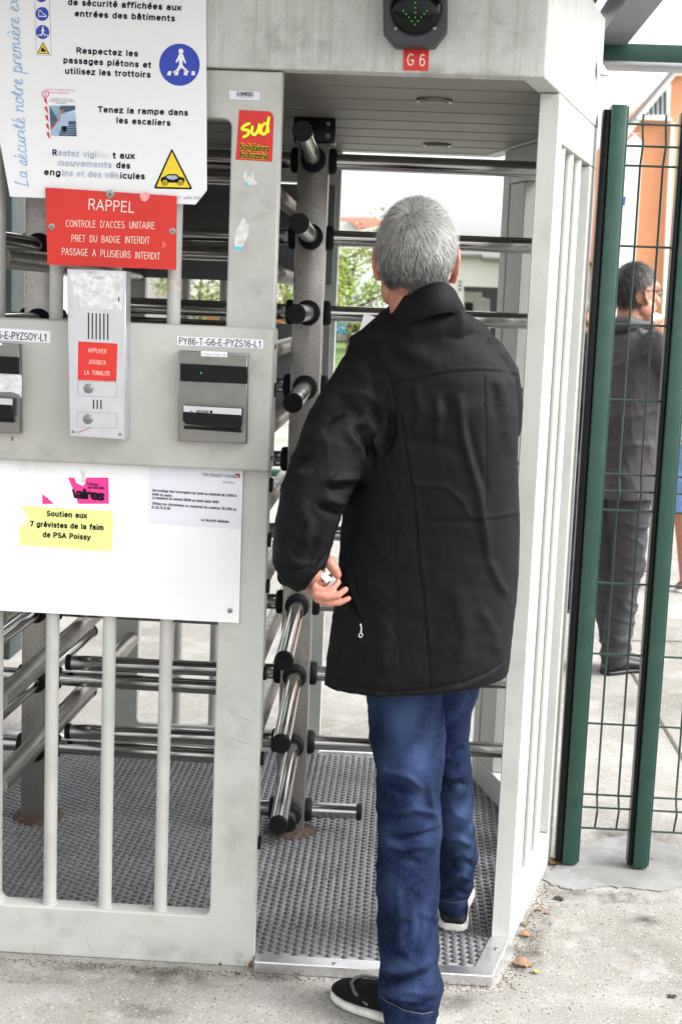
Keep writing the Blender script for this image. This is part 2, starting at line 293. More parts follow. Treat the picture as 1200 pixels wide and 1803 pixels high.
def text(body, p0, p1, cap, Y, m, parent=None, bold=0., shear=0., space=1., name='lettering', w=None):
    a = at(*p0, Y); b = at(*p1, Y); d = b-a; d.y = 0; Lw = d.length; d.normalize(); up = Vector((-d.z, 0, d.x)); h = cap*mpp(Y)
    w = w if w is not None else (.055 if bold < .01 else (.12 if cap > 7 else .085)); gap = .12+w*.9; x = 0; st = []
    for ch in body:
        acc = []
        if ch in ACC: ch, acc = ACC[ch]
        adv, S_ = FNT[ch]
        for q in list(S_)+acc: st.append([(x+u, v) for u, v in q])
        x += adv+gap
    x0 = -w; x1 = x-gap+w; sx = Lw/(x1-x0)/h; vs = []; fs = []; k = 0
    todo = [[Vector(((u-x0)*sx, v*(1-w))) for u, v in q] for q in st]
    for P in todo:
        P = [p for i, p in enumerate(P) if i == 0 or (p-P[i-1]).length > 1e-4]; n = len(P); b0 = len(vs); k += 1
        closed = (P[0]-P[-1]).length < 1e-3 and n > 4
        pieces = [[P[0]]]
        for i in range(1, n):
            pieces[-1].append(P[i])
            if i < n-1 and (P[i]-P[i-1]).angle(P[i+1]-P[i]) > R(55): pieces.append([P[i]])
        if len(pieces) > 1: todo += pieces; continue
        for i in range(n):
            t0 = (P[i]-P[i-1]).normalized() if i > 0 else None; t1 = (P[i+1]-P[i]).normalized() if i < n-1 else None
            if closed: t0 = t0 or (P[-1]-P[-2]).normalized(); t1 = t1 or (P[1]-P[0]).normalized()
            t = ((t0 or t1)+(t1 or t0)).normalized() if ((t0 or t1)+(t1 or t0)).length > .3 else (t0 or t1); nn = Vector((-t.y, t.x)); sc = 1/max(.5, nn.dot(Vector((-(t0 or t1).y, (t0 or t1).x))))
            c = P[i].copy()
            if i == 0 and not closed: c -= t*w*.75
            if i == n-1 and not closed: c += t*w*.75
            for sg in (1, -1):
                r_ = c+nn*w*sc*sg; vs.append(a+d*(r_.x*h)+up*(r_.y*h)+Vector((0, -k*1.2e-5, 0)))
        fs += [(b0+2*i, b0+2*i+2, b0+2*i+3, b0+2*i+1) for i in range(n-1)]
    return ob(name, mesh(name, vs, fs), m, parent)
def pile(name, objs, parent):      # join ob()s that share one material into one part
    bm = bmesh.new(); mt = objs[0].data.materials[0]
    for o in objs:
        bm.from_mesh(o.data)
    me = bpy.data.meshes.new(name); bm.to_mesh(me); bm.free(); me.materials.append(mt)
    for o in objs: bpy.data.objects.remove(o)
    return ob(name, me, None, parent)

# ---------------------------------------------------------------- organic helpers
_ico = {}
def ico(n=3):
    if n not in _ico:
        bm = bmesh.new(); bmesh.ops.create_icosphere(bm, subdivisions=n, radius=1)
        _ico[n] = (np.array([v.co[:] for v in bm.verts]), [tuple(v.index for v in f.verts) for f in bm.faces]); bm.free()
    return _ico[n]
class Blob:
    def __init__(s): s.v = []; s.f = []; s.n = 0
    def raw(s, V, F):
        V = np.asarray(V, float); s.v.append(V); s.f += [tuple(i+s.n for i in f) for f in F]; s.n += len(V); return s
    def ell(s, c, r, rot=None):
        V, F = ico(3); r = (r, r, r) if isinstance(r, (int, float)) else r; V = V*np.array(r)
        if rot is not None: V = V @ np.array(Euler([R(a) for a in rot]).to_matrix()).T
        return s.raw(V+np.array(c), F)
    def chain(s, pts, radii, seg=20, flat=None):
        """tapered limb with round ends; flat=(axis vector, factor) squeezes every ring"""
        P = [Vector(p) for p in pts]; RR = list(radii)
        # spherical ends
        d0 = (P[0]-P[1]).normalized(); d1 = (P[-1]-P[-2]).normalized(); Q = []; q = []
        for a in (80, 60, 35, 15): Q.append(P[0]+d0*RR[0]*math.sin(R(a))); q.append(RR[0]*math.cos(R(a)))
        Q += P; q += RR
        for a in (15, 35, 60, 80): Q.append(P[-1]+d1*RR[-1]*math.sin(R(a))); q.append(RR[-1]*math.cos(R(a)))
        me = tube_me('t', Q, 1, seg, True, q); V = np.array([v.co[:] for v in me.vertices]); F = [tuple(p.vertices) for p in me.polygons]
        bpy.data.meshes.remove(me)
        if flat is not None:
            ax = np.array(flat[0], float); ax /= np.linalg.norm(ax); C0 = np.repeat(np.array([p[:] for p in Q]), seg, 0)
            dd = ((V-C0) @ ax)[:, None]; V = V-(1-flat[1])*dd*ax
        return s.raw(V, F)
    def loft(s, rings):
        n = len(rings[0]); V = np.concatenate([np.asarray(r, float) for r in rings]); F = []
        for i in range(len(rings)-1):
            for k in range(n):
                a = i*n+k; b = i*n+(k+1) % n; F.append((a, b, b+n, a+n))
        F.append(tuple(range(n))[::-1]); F.append(tuple((len(rings)-1)*n+k for k in range(n)))
        return s.raw(V, F)
    def build(s, voxel, smooth=3):
        me = mesh('t', np.concatenate(s.v), s.f); o = bpy.data.objects.new('t', me); COL.objects.link(o)
        md = o.modifiers.new('r', 'REMESH'); md.mode = 'VOXEL'; md.voxel_size = voxel
        if smooth:
            m2 = o.modifiers.new('s', 'SMOOTH'); m2.factor = .5; m2.iterations = smooth
        dg = bpy.context.evaluated_depsgraph_get(); out = bpy.data.meshes.new_from_object(o.evaluated_get(dg))
        bpy.data.objects.remove(o); bpy.data.meshes.remove(me)
        out.polygons.foreach_set('use_smooth', [True]*len(out.polygons)); return out
def ring(c, rx, ry, n=40, p=2.3, tilt=(0, 0), yaw=0.):
    out = []
    for i in range(n):
        t = 2*PI*i/n; ct, st = math.cos(t), math.sin(t)
        x = rx*math.copysign(abs(ct)**(2/p), ct); y = ry*math.copysign(abs(st)**(2/p), st)
        xr = x*math.cos(yaw)-y*math.sin(yaw); yr = x*math.sin(yaw)+y*math.cos(yaw)
        out.append((c[0]+xr, c[1]+yr, c[2]+tilt[0]*xr+tilt[1]*yr))
    return out
def verts(me):
    a = np.empty(len(me.vertices)*3); me.vertices.foreach_get('co', a); return a.reshape(-1, 3)
def normals(me):
    a = np.empty(len(me.vertices)*3); me.vertices.foreach_get('normal', a); return a.reshape(-1, 3)
def setv(me, V): me.vertices.foreach_set('co', V.ravel()); me.update()
def pnoise(P, f, seed=0):       # smooth sum-of-sines noise
    r = np.random.default_rng(seed); out = np.zeros(len(P))
    for i in range(10):
        k = r.normal(size=3)*f; out += np.sin(P @ k+r.uniform(0, 6.28))
    return out/3.2
def rnoise(P, f, seed=0):       # creased noise: sharp ridges between soft hollows
    return (1-np.abs(np.clip(pnoise(P, f, seed)*1.5, -1, 1)))**2.5-.3
def sculpt(me, folds, back=False):
    """folds: (polyline in photo pixels, width px, height m). + raises a ridge, - cuts a crease; pulled along the normal on the seen side"""
    V = verts(me); Nn = normals(me); Pp = proj(V)
    view = V-np.array([0, 0, EYE]); view /= np.linalg.norm(view, axis=1)[:, None]
    face = np.clip(-(view*Nn).sum(1)*1.6, 0, 1); disp = np.zeros(len(V))
    for pl, w, h in folds:
        pl = np.array(pl, float); best = np.full(len(V), 1e9); tt = np.zeros(len(V)); L = 0
        segs = np.linalg.norm(np.diff(pl, axis=0), axis=1); tot = segs.sum()
        for i in range(len(pl)-1):
            a, b = pl[i], pl[i+1]; ab = b-a; t = np.clip(((Pp-a) @ ab)/(ab @ ab), 0, 1)
            d = np.linalg.norm(Pp-(a+t[:, None]*ab), axis=1); k = d < best; best[k] = d[k]; tt[k] = (L+t[k]*segs[i])/tot; L += segs[i]
        taper = np.clip(np.minimum(tt, 1-tt)*5+.25, 0, 1) if abs(h) > .0025 else 1.
        disp += 1.35*h*np.exp(-(best/w)**2)*taper
    V = V+Nn*(disp*face)[:, None]; setv(me, V)
# ================================================================ GROUND
def ground_mat():
    m = bpy.data.materials.new('exposed_aggregate_concrete'); m.use_nodes = True; t = m.node_tree; N = t.nodes; L = t.links; b = N['Principled BSDF']
    b.inputs['Roughness'].default_value = .85
    tc = N.new('ShaderNodeTexCoord'); P = tc.outputs['Object']
    def noise(sc, det, rg=.6):
        n = N.new('ShaderNodeTexNoise'); n.inputs['Scale'].default_value = sc; n.inputs['Detail'].default_value = det; n.inputs['Roughness'].default_value = rg; L.new(P, n.inputs['Vector']); return n.outputs['Fac']
    def rmp(f, a, c, v0=0, v1=1):
        n = N.new('ShaderNodeMapRange'); n.inputs['From Min'].default_value = a; n.inputs['From Max'].default_value = c; n.inputs['To Min'].default_value = v0; n.inputs['To Max'].default_value = v1; L.new(f, n.inputs['Value']); return n.outputs[0]
    def mix(f, a, c, mode='MIX'):
        n = N.new('ShaderNodeMix'); n.data_type = 'RGBA'; n.blend_type = mode
        if isinstance(f, float): n.inputs[0].default_value = f
        else: L.new(f, n.inputs[0])
        for s, q in ((6, a), (7, c)):
            if isinstance(q, tuple): n.inputs[s].default_value = (*q, 1)
            else: L.new(q, n.inputs[s])
        return n.outputs[2]
    c = mix(rmp(noise(1.1, 6), .35, .65), (.17, .163, .145), (.32, .312, .292))
    c = mix(rmp(noise(7, 8, .7), .5, .72, 0, .7), c, (.40, .40, .39))
    def stones(sc, keep, pal, amt):
        nonlocal c
        v = N.new('ShaderNodeTexVoronoi'); v.inputs['Scale'].default_value = sc; L.new(P, v.inputs['Vector'])
        sep = N.new('ShaderNodeSeparateColor'); L.new(v.outputs['Color'], sep.inputs[0])
        gt = N.new('ShaderNodeMath'); gt.operation = 'GREATER_THAN'; gt.inputs[1].default_value = keep; L.new(sep.outputs[0], gt.inputs[0])
        inside = rmp(v.outputs['Distance'], .42, .30); mul = N.new('ShaderNodeMath'); mul.operation = 'MULTIPLY'; L.new(gt.outputs[0], mul.inputs[0]); L.new(inside, mul.inputs[1])
        m2 = N.new('ShaderNodeMath'); m2.operation = 'MULTIPLY'; m2.inputs[1].default_value = amt; L.new(mul.outputs[0], m2.inputs[0])
        cr = N.new('ShaderNodeValToRGB'); cr.color_ramp.interpolation = 'CONSTANT'; L.new(sep.outputs[1], cr.inputs[0])
        e = cr.color_ramp.elements; e[0].color = (*pal[0], 1); e[1].position = 1/len(pal); e[1].color = (*pal[1], 1)
        for i in range(2, len(pal)): q = e.new(i/len(pal)); q.color = (*pal[i], 1)
        c = mix(m2.outputs[0], c, cr.outputs[0]); return mul.outputs[0]
    s1 = stones(230, .45, [(.16, .14, .11), (.46, .44, .40), (.27, .20, .12), (.13, .125, .12), (.44, .43, .41), (.34, .27, .19)], .75)
    s2 = stones(95, .80, [(.13, .12, .105), (.42, .38, .32), (.24, .16, .10), (.40, .39, .37), (.12, .11, .10)], .8)
    c = mix(rmp(noise(150, 5), .56, .68, 0, .75), c, (.085, .078, .065))
    # grime close to the front of the gate
    L.new(c, b.inputs['Base Color'])
    bn = N.new('ShaderNodeBump'); bn.inputs['Strength'].default_value = .5; bn.inputs['Distance'].default_value = .003
    ad = N.new('ShaderNodeMath'); L.new(noise(150, 6, .7), ad.inputs[0]); L.new(s2, ad.inputs[1]); L.new(ad.outputs[0], bn.inputs['Height']); L.new(bn.outputs[0], b.inputs['Normal'])
    return m
M['ground'] = ground_mat()
ob('ground', mesh('ground', [(-300, -60, 0), (300, -60, 0), (300, 700, 0), (-300, 700, 0)], [(0, 1, 2, 3)]), 'ground', kind='structure')
M['lawn'] = mat('lawn_grass', (.075, .14, .022), .9, var=.35, scale=.6, dirt=(.13, .15, .04), dirt_amt=.6, dscale=2)
ob('lawn', mesh('lawn', [(-120, 27, .02), (2.5, 27, .02), (14, 33, .02), (14, 60, .02), (-120, 60, .02)], [(0, 1, 2, 3, 4)]), 'lawn', kind='structure')
# pavement joints behind the fence
M['joint'] = mat('tarred_joint', (.10, .09, .075), .9)
for k, (a, c) in enumerate([(atz(1118, 1195), atz(1215, 1360)), (atz(1090, 1128), atz(1290, 1132))]):
    d = (c-a).normalized(); n = Vector((-d.y, d.x, 0))*.006; a = a-d*.1; pts = [a-n, c-n, c+n, a+n]
    ob('pavement_joint', mesh('pavement_joint', [(p.x, p.y, .004) for p in pts], [(0, 1, 2, 3)]), 'joint', kind='structure')
# footing of smoother cement round the fence posts
M['cement'] = mat('smooth_cement', (.20, .197, .19), .7, var=.25, scale=6, dirt=(.36, .37, .40), dirt_amt=.75, dscale=5, bump=.4, bscale=80, speck=(.2, .19, .17), speck_scale=120, speck_cut=.68)
pp = [(955, 1549), (975, 1532), (1000, 1500), (1060, 1478), (1120, 1472), (1180, 1490), (1230, 1520), (1215, 1560), (1170, 1571), (1110, 1565), (1060, 1562), (1010, 1569), (975, 1561)]
P2 = []
for i in range(len(pp)):
    a = atz(*pp[i]); c = atz(*pp[(i+1) % len(pp)])
    for k in range(6):
        q = a.lerp(c, k/6); P2.append((q.x+random.uniform(-.004, .004), q.y+random.uniform(-.007, .007)))
prism('concrete_footing', P2, .0, .0045, 'cement', kind='structure')

# ================================================================ TURNSTILE CAGE
XC = -.68; F0 = 3.24; YM = 4.06; ZT = 2.108
cage = thing('turnstile_cage', 'pale grey painted steel double turnstile housing with barred sides and slatted ceiling', 'turnstile', (XC, 4.06, 0))
def mirx(v): return 2*XC-v
# front frame with its window hole
outer = [(-1.06, 0), (-.31, 0), (-.31, ZT-.003), (-1.06, ZT-.003)]
hole = rrect(-.94, -.42, .124, 2.0, .018, 3)
def rr2(z): return z
plate('front_frame', [outer, hole], F0, .05, 'paint', cage, bev=.004)
plate('back_frame', [[(-1.0, 0), (-.255, 0), (-.255, ZT-.003), (-1.0, ZT-.003)], rrect(-.905, -.35, .105, 2.0, .018, 3)], 4.84, .05, 'paint', cage, bev=.003)
for x in (-.816, -.68, -.544):
    tube('frame_bar', [(x, F0+.025, .12), (x, F0+.025, 2.0)], .0158, 'paint', cage, 20)
for x in (-.77, -.64, -.51):
    tube('frame_bar', [(x, 4.865, .1), (x, 4.865, 2.0)], .0158, 'paint', cage, 16)
# weld beads at the feet of the front bars
for x in (-.816, -.68, -.544):
    tube('weld_collar', [(x, F0+.025, .1242), (x, F0+.025, .129)], .019, 'paint', cage, 20)
# reader housing, proud of the frame, with its side screws
box('reader_housing', -1.065, -.306, 3.205, 3.30, 1.216, 1.541, 'paint_clean', cage, bev=.007)
box('back_panel', -.98, -.27, 4.81, 4.835, 1.205, 1.53, 'backshade', cage, bev=.004)
box('back_panel', -.98, -.27, 4.81, 4.835, 1.665, 1.99, 'backshade', cage, bev=.004)
for z in (1.50, 1.245):
    tube('screw', [(-.306, 3.235, z), (-.303, 3.235, z)], .0055, 'black', cage, 10)
for z in (1.40, 1.18, 1.05, .94, .73, .52, .31):      # rubber plugs on the inner side of the post
    o = tube('rubber_plug', [(-.310, 3.262, z), (-.303, 3.262, z)], .017, 'rubber', cage, 18)
# --- canopy
CL = [(.265, 3.22), (.49, YM), (.265, 4.90)]
CLm = [(mirx(x), y) for x, y in CL]
RING = CL+CLm[::-1]
def inset(poly, d):
    n = len(poly); out = []
    for i in range(n):
        p0 = Vector(poly[i-1]); p1 = Vector(poly[i]); p2 = Vector(poly[(i+1) % n])
        a = (p1-p0).normalized(); b = (p2-p1).normalized(); na = Vector((-a.y, a.x)); nb = Vector((-b.y, b.x))
        m = (na+nb).normalized(); out.append(tuple(p1+m*(d/m.dot(na))))
    return out
area = sum(RING[i-1][0]*RING[i][1]-RING[i][0]*RING[i-1][1] for i in range(6))
if area < 0: RING = RING[::-1]
IN = inset(RING, .055)
names = []
for i in range(6):
    a, b = RING[i], RING[(i+1) % 6]; c, d = IN[(i+1) % 6], IN[i]
    prism('fascia_panel', [a, b, c, d], ZT, 2.40, 'fascia', cage, bev=.0025)
prism('canopy_top', inset(RING, .06), 2.36, 2.38, 'paint', cage)
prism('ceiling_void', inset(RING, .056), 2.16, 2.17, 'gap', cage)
# --- ceiling slats, cut to the hexagon
def xr(y):
    t = abs(y-YM)/.84; return .49-.225*t-.06
y = 3.275; pitch = .2
while y < 4.86:
    y1 = min(y+pitch-.016, 4.845); xs0, xs1 = xr(y), xr(y1)
    pts = [(mirx(xs0), y), (xs0, y), (xs1, y1), (mirx(xs1), y1)]
    if y < YM < y1: pts = [(mirx(xs0), y), (xs0, y), (.43, YM), (xs1, y1), (mirx(xs1), y1), (mirx(.43), YM)]
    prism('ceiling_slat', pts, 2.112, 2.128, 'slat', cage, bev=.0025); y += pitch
for px, py in ((764, 177), (769, 255)):
    for sx in (0, 1):
        q = atz(px, py, 2.11); q.x = mirx(q.x) if sx else q.x
        d = tube('downlight', [(q.x, q.y, 2.111), (q.x, q.y, 2.106)], .045, 'steel_dull', cage, 28)
        tube('lamp_glass', [(q.x, q.y, 2.106), (q.x, q.y, 2.1045)], .030, 'lens', d, 24, loc=(0, 0, 0))
        tube('lamp_ring', [(q.x, q.y, 2.106), (q.x, q.y, 2.1035)], .036, 'slat', d, 24, loc=(0, 0, 0))
# --- barred flanks: columns, top and bottom rails, bars, apex stile
def flank(sx, sy):
    fx = (lambda v: mirx(v)) if sx else (lambda v: v)
    fy = (lambda v: 2*YM-v) if sy else (lambda v: v)
    def fp(pts): 
        q = [(fx(x), fy(yy)) for x, yy in pts]
        return q if (sx == sy) else q[::-1]
    k = .225/.84; X = lambda yy: .265+(yy-3.22)*k
    y0 = 3.43
    prism('side_column', fp([(X(y0)-.047, y0), (X(y0), y0), (X(y0+.06), y0+.06), (X(y0+.06)-.047, y0+.06)]), 0 if not sy else 0, ZT-.002, 'paint', cage, bev=.002)
    a, b = y0+.062, YM
    prism('side_rail', fp([(X(a)-.047, a), (X(a)-.001, a), (X(b)-.001, b), (X(b)-.047, b)]), 2.0, ZT-.002, 'paint', cage, bev=.002)
    prism('side_rail', fp([(X(a)-.047, a), (X(a)-.001, a), (X(b)-.001, b), (X(b)-.047, b)]), 0, .108, 'paint', cage, bev=.002)
    e = YM-.09
    prism('side_stile', fp([(X(e)-.047, e), (X(e)-.001, e), (X(b)-.001, b), (X(b)-.047, b)]), .110, 1.998, 'paint', cage, bev=.002)
    if not sy:
        for yy in (3.585, 3.715, 3.845):
            tube('side_bar', [(fx(X(yy)-.024), fy(yy), .106), (fx(X(yy)-.024), fy(yy), 2.002)], .0170, 'paint', cage, 20)
    else:
        yy0, yy1 = y0+.068, y0+.2
        prism('side_stile', fp([(X(yy0)-.045, yy0), (X(yy0)-.003, yy0), (X(yy1)-.003, yy1), (X(yy1)-.045, yy1)]), .110, 1.998, 'paint', cage, bev=.002)
        for yy in (3.74, 3.87):
            tube('side_bar', [(fx(X(yy)-.024), fy(yy), .106), (fx(X(yy)-.024), fy(yy), 2.002)], .0175, 'paint', cage, 20)
for sx in (0, 1):
    for sy in (0, 1): flank(sx, sy)
# vent scoop on the flank fascia
q = at(1064, 112, 3.98)
me = mesh('vent_scoop', [(.468, 3.93, 2.27), (.478, 3.99, 2.235), (.468+.0, 3.93, 2.235), (.50, 3.96, 2.235), (.4695, 3.955, 2.275)], [(4, 0, 2, 3), (4, 3, 1), (2, 1, 3), (0, 4, 1, 2)])
ob('vent_scoop', me, 'paint', cage)
# --- floor tray and studded mat
MATP = [(mirx(.268), 3.262), (.262, 3.262), (.315, 3.45), (.44, YM), (.262, 4.86), (mirx(.262), 4.86), (mirx(.44), YM), (mirx(.315), 3.45)]
prism('floor_mat', MATP, .0, .020, 'matrub', cage)
def inside(poly, x, y):
    c = False
    for i in range(len(poly)):
        (x1, y1), (x2, y2) = poly[i-1], poly[i]
        if (y1 > y) != (y2 > y) and x < (x2-x1)*(y-y1)/(y2-y1)+x1: c = not c
    return c
def studs():
    vs = []; fs = []; n = 10; cx = [(math.cos(2*PI*k/n), math.sin(2*PI*k/n)) for k in range(n)]
    MI = inset(MATP[::1], .0); i = 0; x = mirx(.43)
    while x < .44:
        y = 3.27+(.013 if i % 2 else 0)
        while y < 4.85:
            if inside(MATP, x, y) and inside(MATP, x-.012, y) and inside(MATP, x+.012, y) and inside(MATP, x, y-.01) and (x > -1.3):
                b = len(vs)
                for z, r in ((.020, .0082), (.0246, .0079), (.0254, .0070)):
                    vs += [(x+c*r, y+s*r, z) for c, s in cx]
                for l in (0, 1):
                    for k in range(n): fs.append((b+l*n+k, b+l*n+(k+1) % n, b+(l+1)*n+(k+1) % n, b+(l+1)*n+k))
                fs.append(tuple(b+2*n+k for k in range(n)))
            y += .026
        x += .0205; i += 1
    return mesh('mat_studs', vs, fs, True)
ob('mat_studs', studs(), 'studrub', cage, kind='stuff')
# thresholds: L-shaped edge strips of the two mouths, front and back
def strip(sx, sy):
    fx = (lambda v: mirx(v)) if sx else (lambda v: v); fy = (lambda v: 2*YM-v) if sy else (lambda v: v)
    pts = [(-.306, 3.212), (.266, 3.212), (.323, 3.428), (.27, 3.428), (.225, 3.258), (-.306, 3.258)]
    q = [(fx(a), fy(b)) for a, b in pts]; q = q if sx == sy else q[::-1]
    prism('threshold_strip', q, 0, .029, 'thresh', cage, bev=.0025)
for sx in (0, 1):
    for sy in (0, 1): strip(sx, sy)
for px, py in ((588, 1696), (872, 1670)):
    a = atz(px, py, .03); tube('screw', [(a.x, a.y, .029), (a.x, a.y, .0305)], .006, 'steel_dull', cage, 14)
# --- fixed comb tubes at the half levels
LV = [.09+.212*k for k in range(10)]
for k in range(1, 9):
    z = LV[k]+.104
    tube('comb_tube', [(-.385, 3.29, z), (-.385, 4.84, z)], .024, 'steel_dull', cage, 20)
    tube('comb_tube', [(-.955, 3.29, z), (-.93, 4.84, z)], .026, 'steel_dull', cage, 20)

# ================================================================ ROTORS
def xtube(r, x0, x1, seg=24): return tube_me('arm', [(x0, 0, 0), (x1, 0, 0)], r, seg)
ARM = {}
def arm_mesh(L):
    if L not in ARM:
        a = xtube(.0228, .03, L); a.materials.append(M['steel'])
        c = tube_me('end_cap', [(L-.002, 0, 0), (L+.012, 0, 0), (L+.015, 0, 0)], 1, 28, True, [.0240, .0240, .0222]); c.materials.append(M['rubber'])
        ARM[L] = (a, c)
    return ARM[L]
colr = tube_me('collar', [(.043, 0, 0), (.046, 0, 0), (.057, 0, 0), (.063, 0, 0), (.065, 0, 0)], 1, 32, True, [.0345, .0355, .0355, .032, .027]); colr.materials.append(M['rubber'])
def rotor(X, label, left_len, right_len, front_len=.69, back_len=.60, drop=0., turn=1.7):
    t = thing('turnstile_rotor', label, 'turnstile rotor', (X, 4.1, 0), 'rotors of the double turnstile')
    h = .0435; bm = bmesh.new(); add_box(bm, -h, h, -h, h, .03, 2.045, .004)
    ob('column', auto(bm_mesh('column', bm), 50), 'steel_col', t, loc=(0, 0, 0))
    bm = bmesh.new(); add_box(bm, -.058, .058, -.05, .05, 2.0452, 2.111, .003)
    br = ob('top_bracket', auto(bm_mesh('top_bracket', bm), 50), 'black', t, loc=(0, 0, 0))
    for x in (-.038, .038):
        for z in (2.062, 2.095): tube('bolt', [(x, -.05, z), (x, -.056, z)], .007, 'steel_dull', br, 8, loc=(0, 0, 0))
    ob('base_flange', tube_me('base_flange', [(0, 0, .0205), (0, 0, .027), (0, 0, .034), (0, 0, .040)], 1, 40, True, [.078, .076, .066, .056]), 'rust', t, loc=(0, 0, 0))
    for k, z in enumerate(LV):
        z -= drop
        if z < .07: continue
        for ang, L in ((0, right_len), (90, back_len), (180, left_len), (270, front_len)):
            if k == 0: L = min(L, .20) if ang != 270 else .12
            am, cm = arm_mesh(round(L, 3))
            a = ob('arm', am, None, t, loc=(0, 0, z), rot=(0, 0, R(ang)))
            ob('end_cap', cm, None, a, loc=(0, 0, 0)); ob('collar', colr, None, a, loc=(0, 0, 0))
    t.rotation_euler.z = R(turn)
    return t
rotor(-.295, 'stainless steel rotor with black capped arms, right beside the man in black', .668, .66)
rotor(-1.062, 'stainless steel rotor behind the sign panel, its column seen between the grey bars', .62, .62, drop=.054, turn=-1.6)
# ================================================================ SIGNS AND DEVICES ON THE PANEL
YS = 3.212
sg = thing('safety_sign', 'large white safety sign with blue pedestrian symbol above the red notice', 'sign', at(180, 350, YS))
sheet('board', [(-62, -90), (363, -60), (364, 335), (344, 360), (18, 346)], YS, 'white', sg, thick=.004)
Y1 = YS-.0008
B = .03
M['ghost'] = mat('nearly_erased_ink', (.70, .72, .76), .5)
for body, p0, p1 in (('de sécurité affichées aux', (119, 8), (320, 18)), ('entrées des bâtiments', (131, 28), (309, 37)),
                     ('Respectez les', (134, 93), (244, 99)), ('passages piétons et', (111, 110), (267, 119)), ('utilisez les trottoirs', (114, 129), (266, 136)),
                     ('Tenez la rampe dans', (172, 197), (332, 203)), ('les escaliers', (204, 216), (301, 221))):
    text(body, p0, p1, 9.5, Y1, 'inkb', sg, bold=B)
text('des consignes', (210, -12), (320, -7), 9.5, Y1, 'inkb', sg, bold=B)
text('R', (92, 273), (101, 273.5), 10, Y1, 'inkb', sg, bold=B); text('estez vigi', (102, 273.5), (171, 277), 10, Y1, 'inkfade', sg, bold=B)
text('lian', (172, 277), (193, 278), 10, Y1, 'ghost', sg, bold=B)
text('t aux', (198, 278), (238, 279), 10, Y1, 'inkb', sg, bold=B); text('mouvements', (101, 291), (198, 295), 10, Y1, 'inkfade', sg, bold=B)
text('des', (204, 295), (230, 296.5), 10, Y1, 'inkb', sg, bold=B); text('eng', (77, 307), (108, 309), 10, Y1, 'inkb', sg, bold=B)
text('ins et des véh', (109, 309), (210, 313.5), 10, Y1, 'inkfade', sg, bold=B); text('icules', (211, 313.5), (256, 315), 10, Y1, 'inkb', sg, bold=B)
text('CT – juillet 2010', (311, 350), (353, 351), 5, Y1, 'grayink', sg)
# handwritten slogan running upward: single pen strokes
def script(word_strokes, p0, p1, h, Y, m, parent, wid=.9):
    """strokes in (u, v) letter space, u along the baseline"""
    a = at(*p0, Y); b = at(*p1, Y); d = (b-a); d.y = 0; Lw = d.length; d.normalize(); up = Vector((-d.z, 0, d.x))
    U = max(p[0] for s in word_strokes for p in s); sc = Lw/U; hv = h*mpp(Y); vs = []; fs = []
    for s in word_strokes:
        P = []
        n = len(s)
        for i in range(n-1):         # catmull-rom through the pen points
            q0 = Vector(s[max(i-1, 0)]); q1 = Vector(s[i]); q2 = Vector(s[i+1]); q3 = Vector(s[min(i+2, n-1)])
            for k in range(6):
                t = k/6; P.append(.5*((2*q1)+(-q0+q2)*t+(2*q0-5*q1+4*q2-q3)*t*t+(-q0+3*q1-3*q2+q3)*t**3))
        P.append(Vector(s[-1])); W3 = [a+d*(p.x*sc)+up*(p.y*hv) for p in P]; w = wid*mpp(Y); b0 = len(vs)
        for i, p in enumerate(W3):
            t = (W3[min(i+1, len(W3)-1)]-W3[max(i-1, 0)]).normalized(); nn = Vector((-t.z, 0, t.x))*w
            o_ = Vector((0, -1.5e-5*(len(fs) % 17)-1e-6*i, 0)); vs += [p+nn+o_, p-nn+o_]
        fs += [(b0+2*i, b0+2*i+1, b0+2*i+3, b0+2*i+2) for i in range(len(W3)-1)]
    me = mesh('lettering', vs, fs); ob('lettering', me, m, parent)
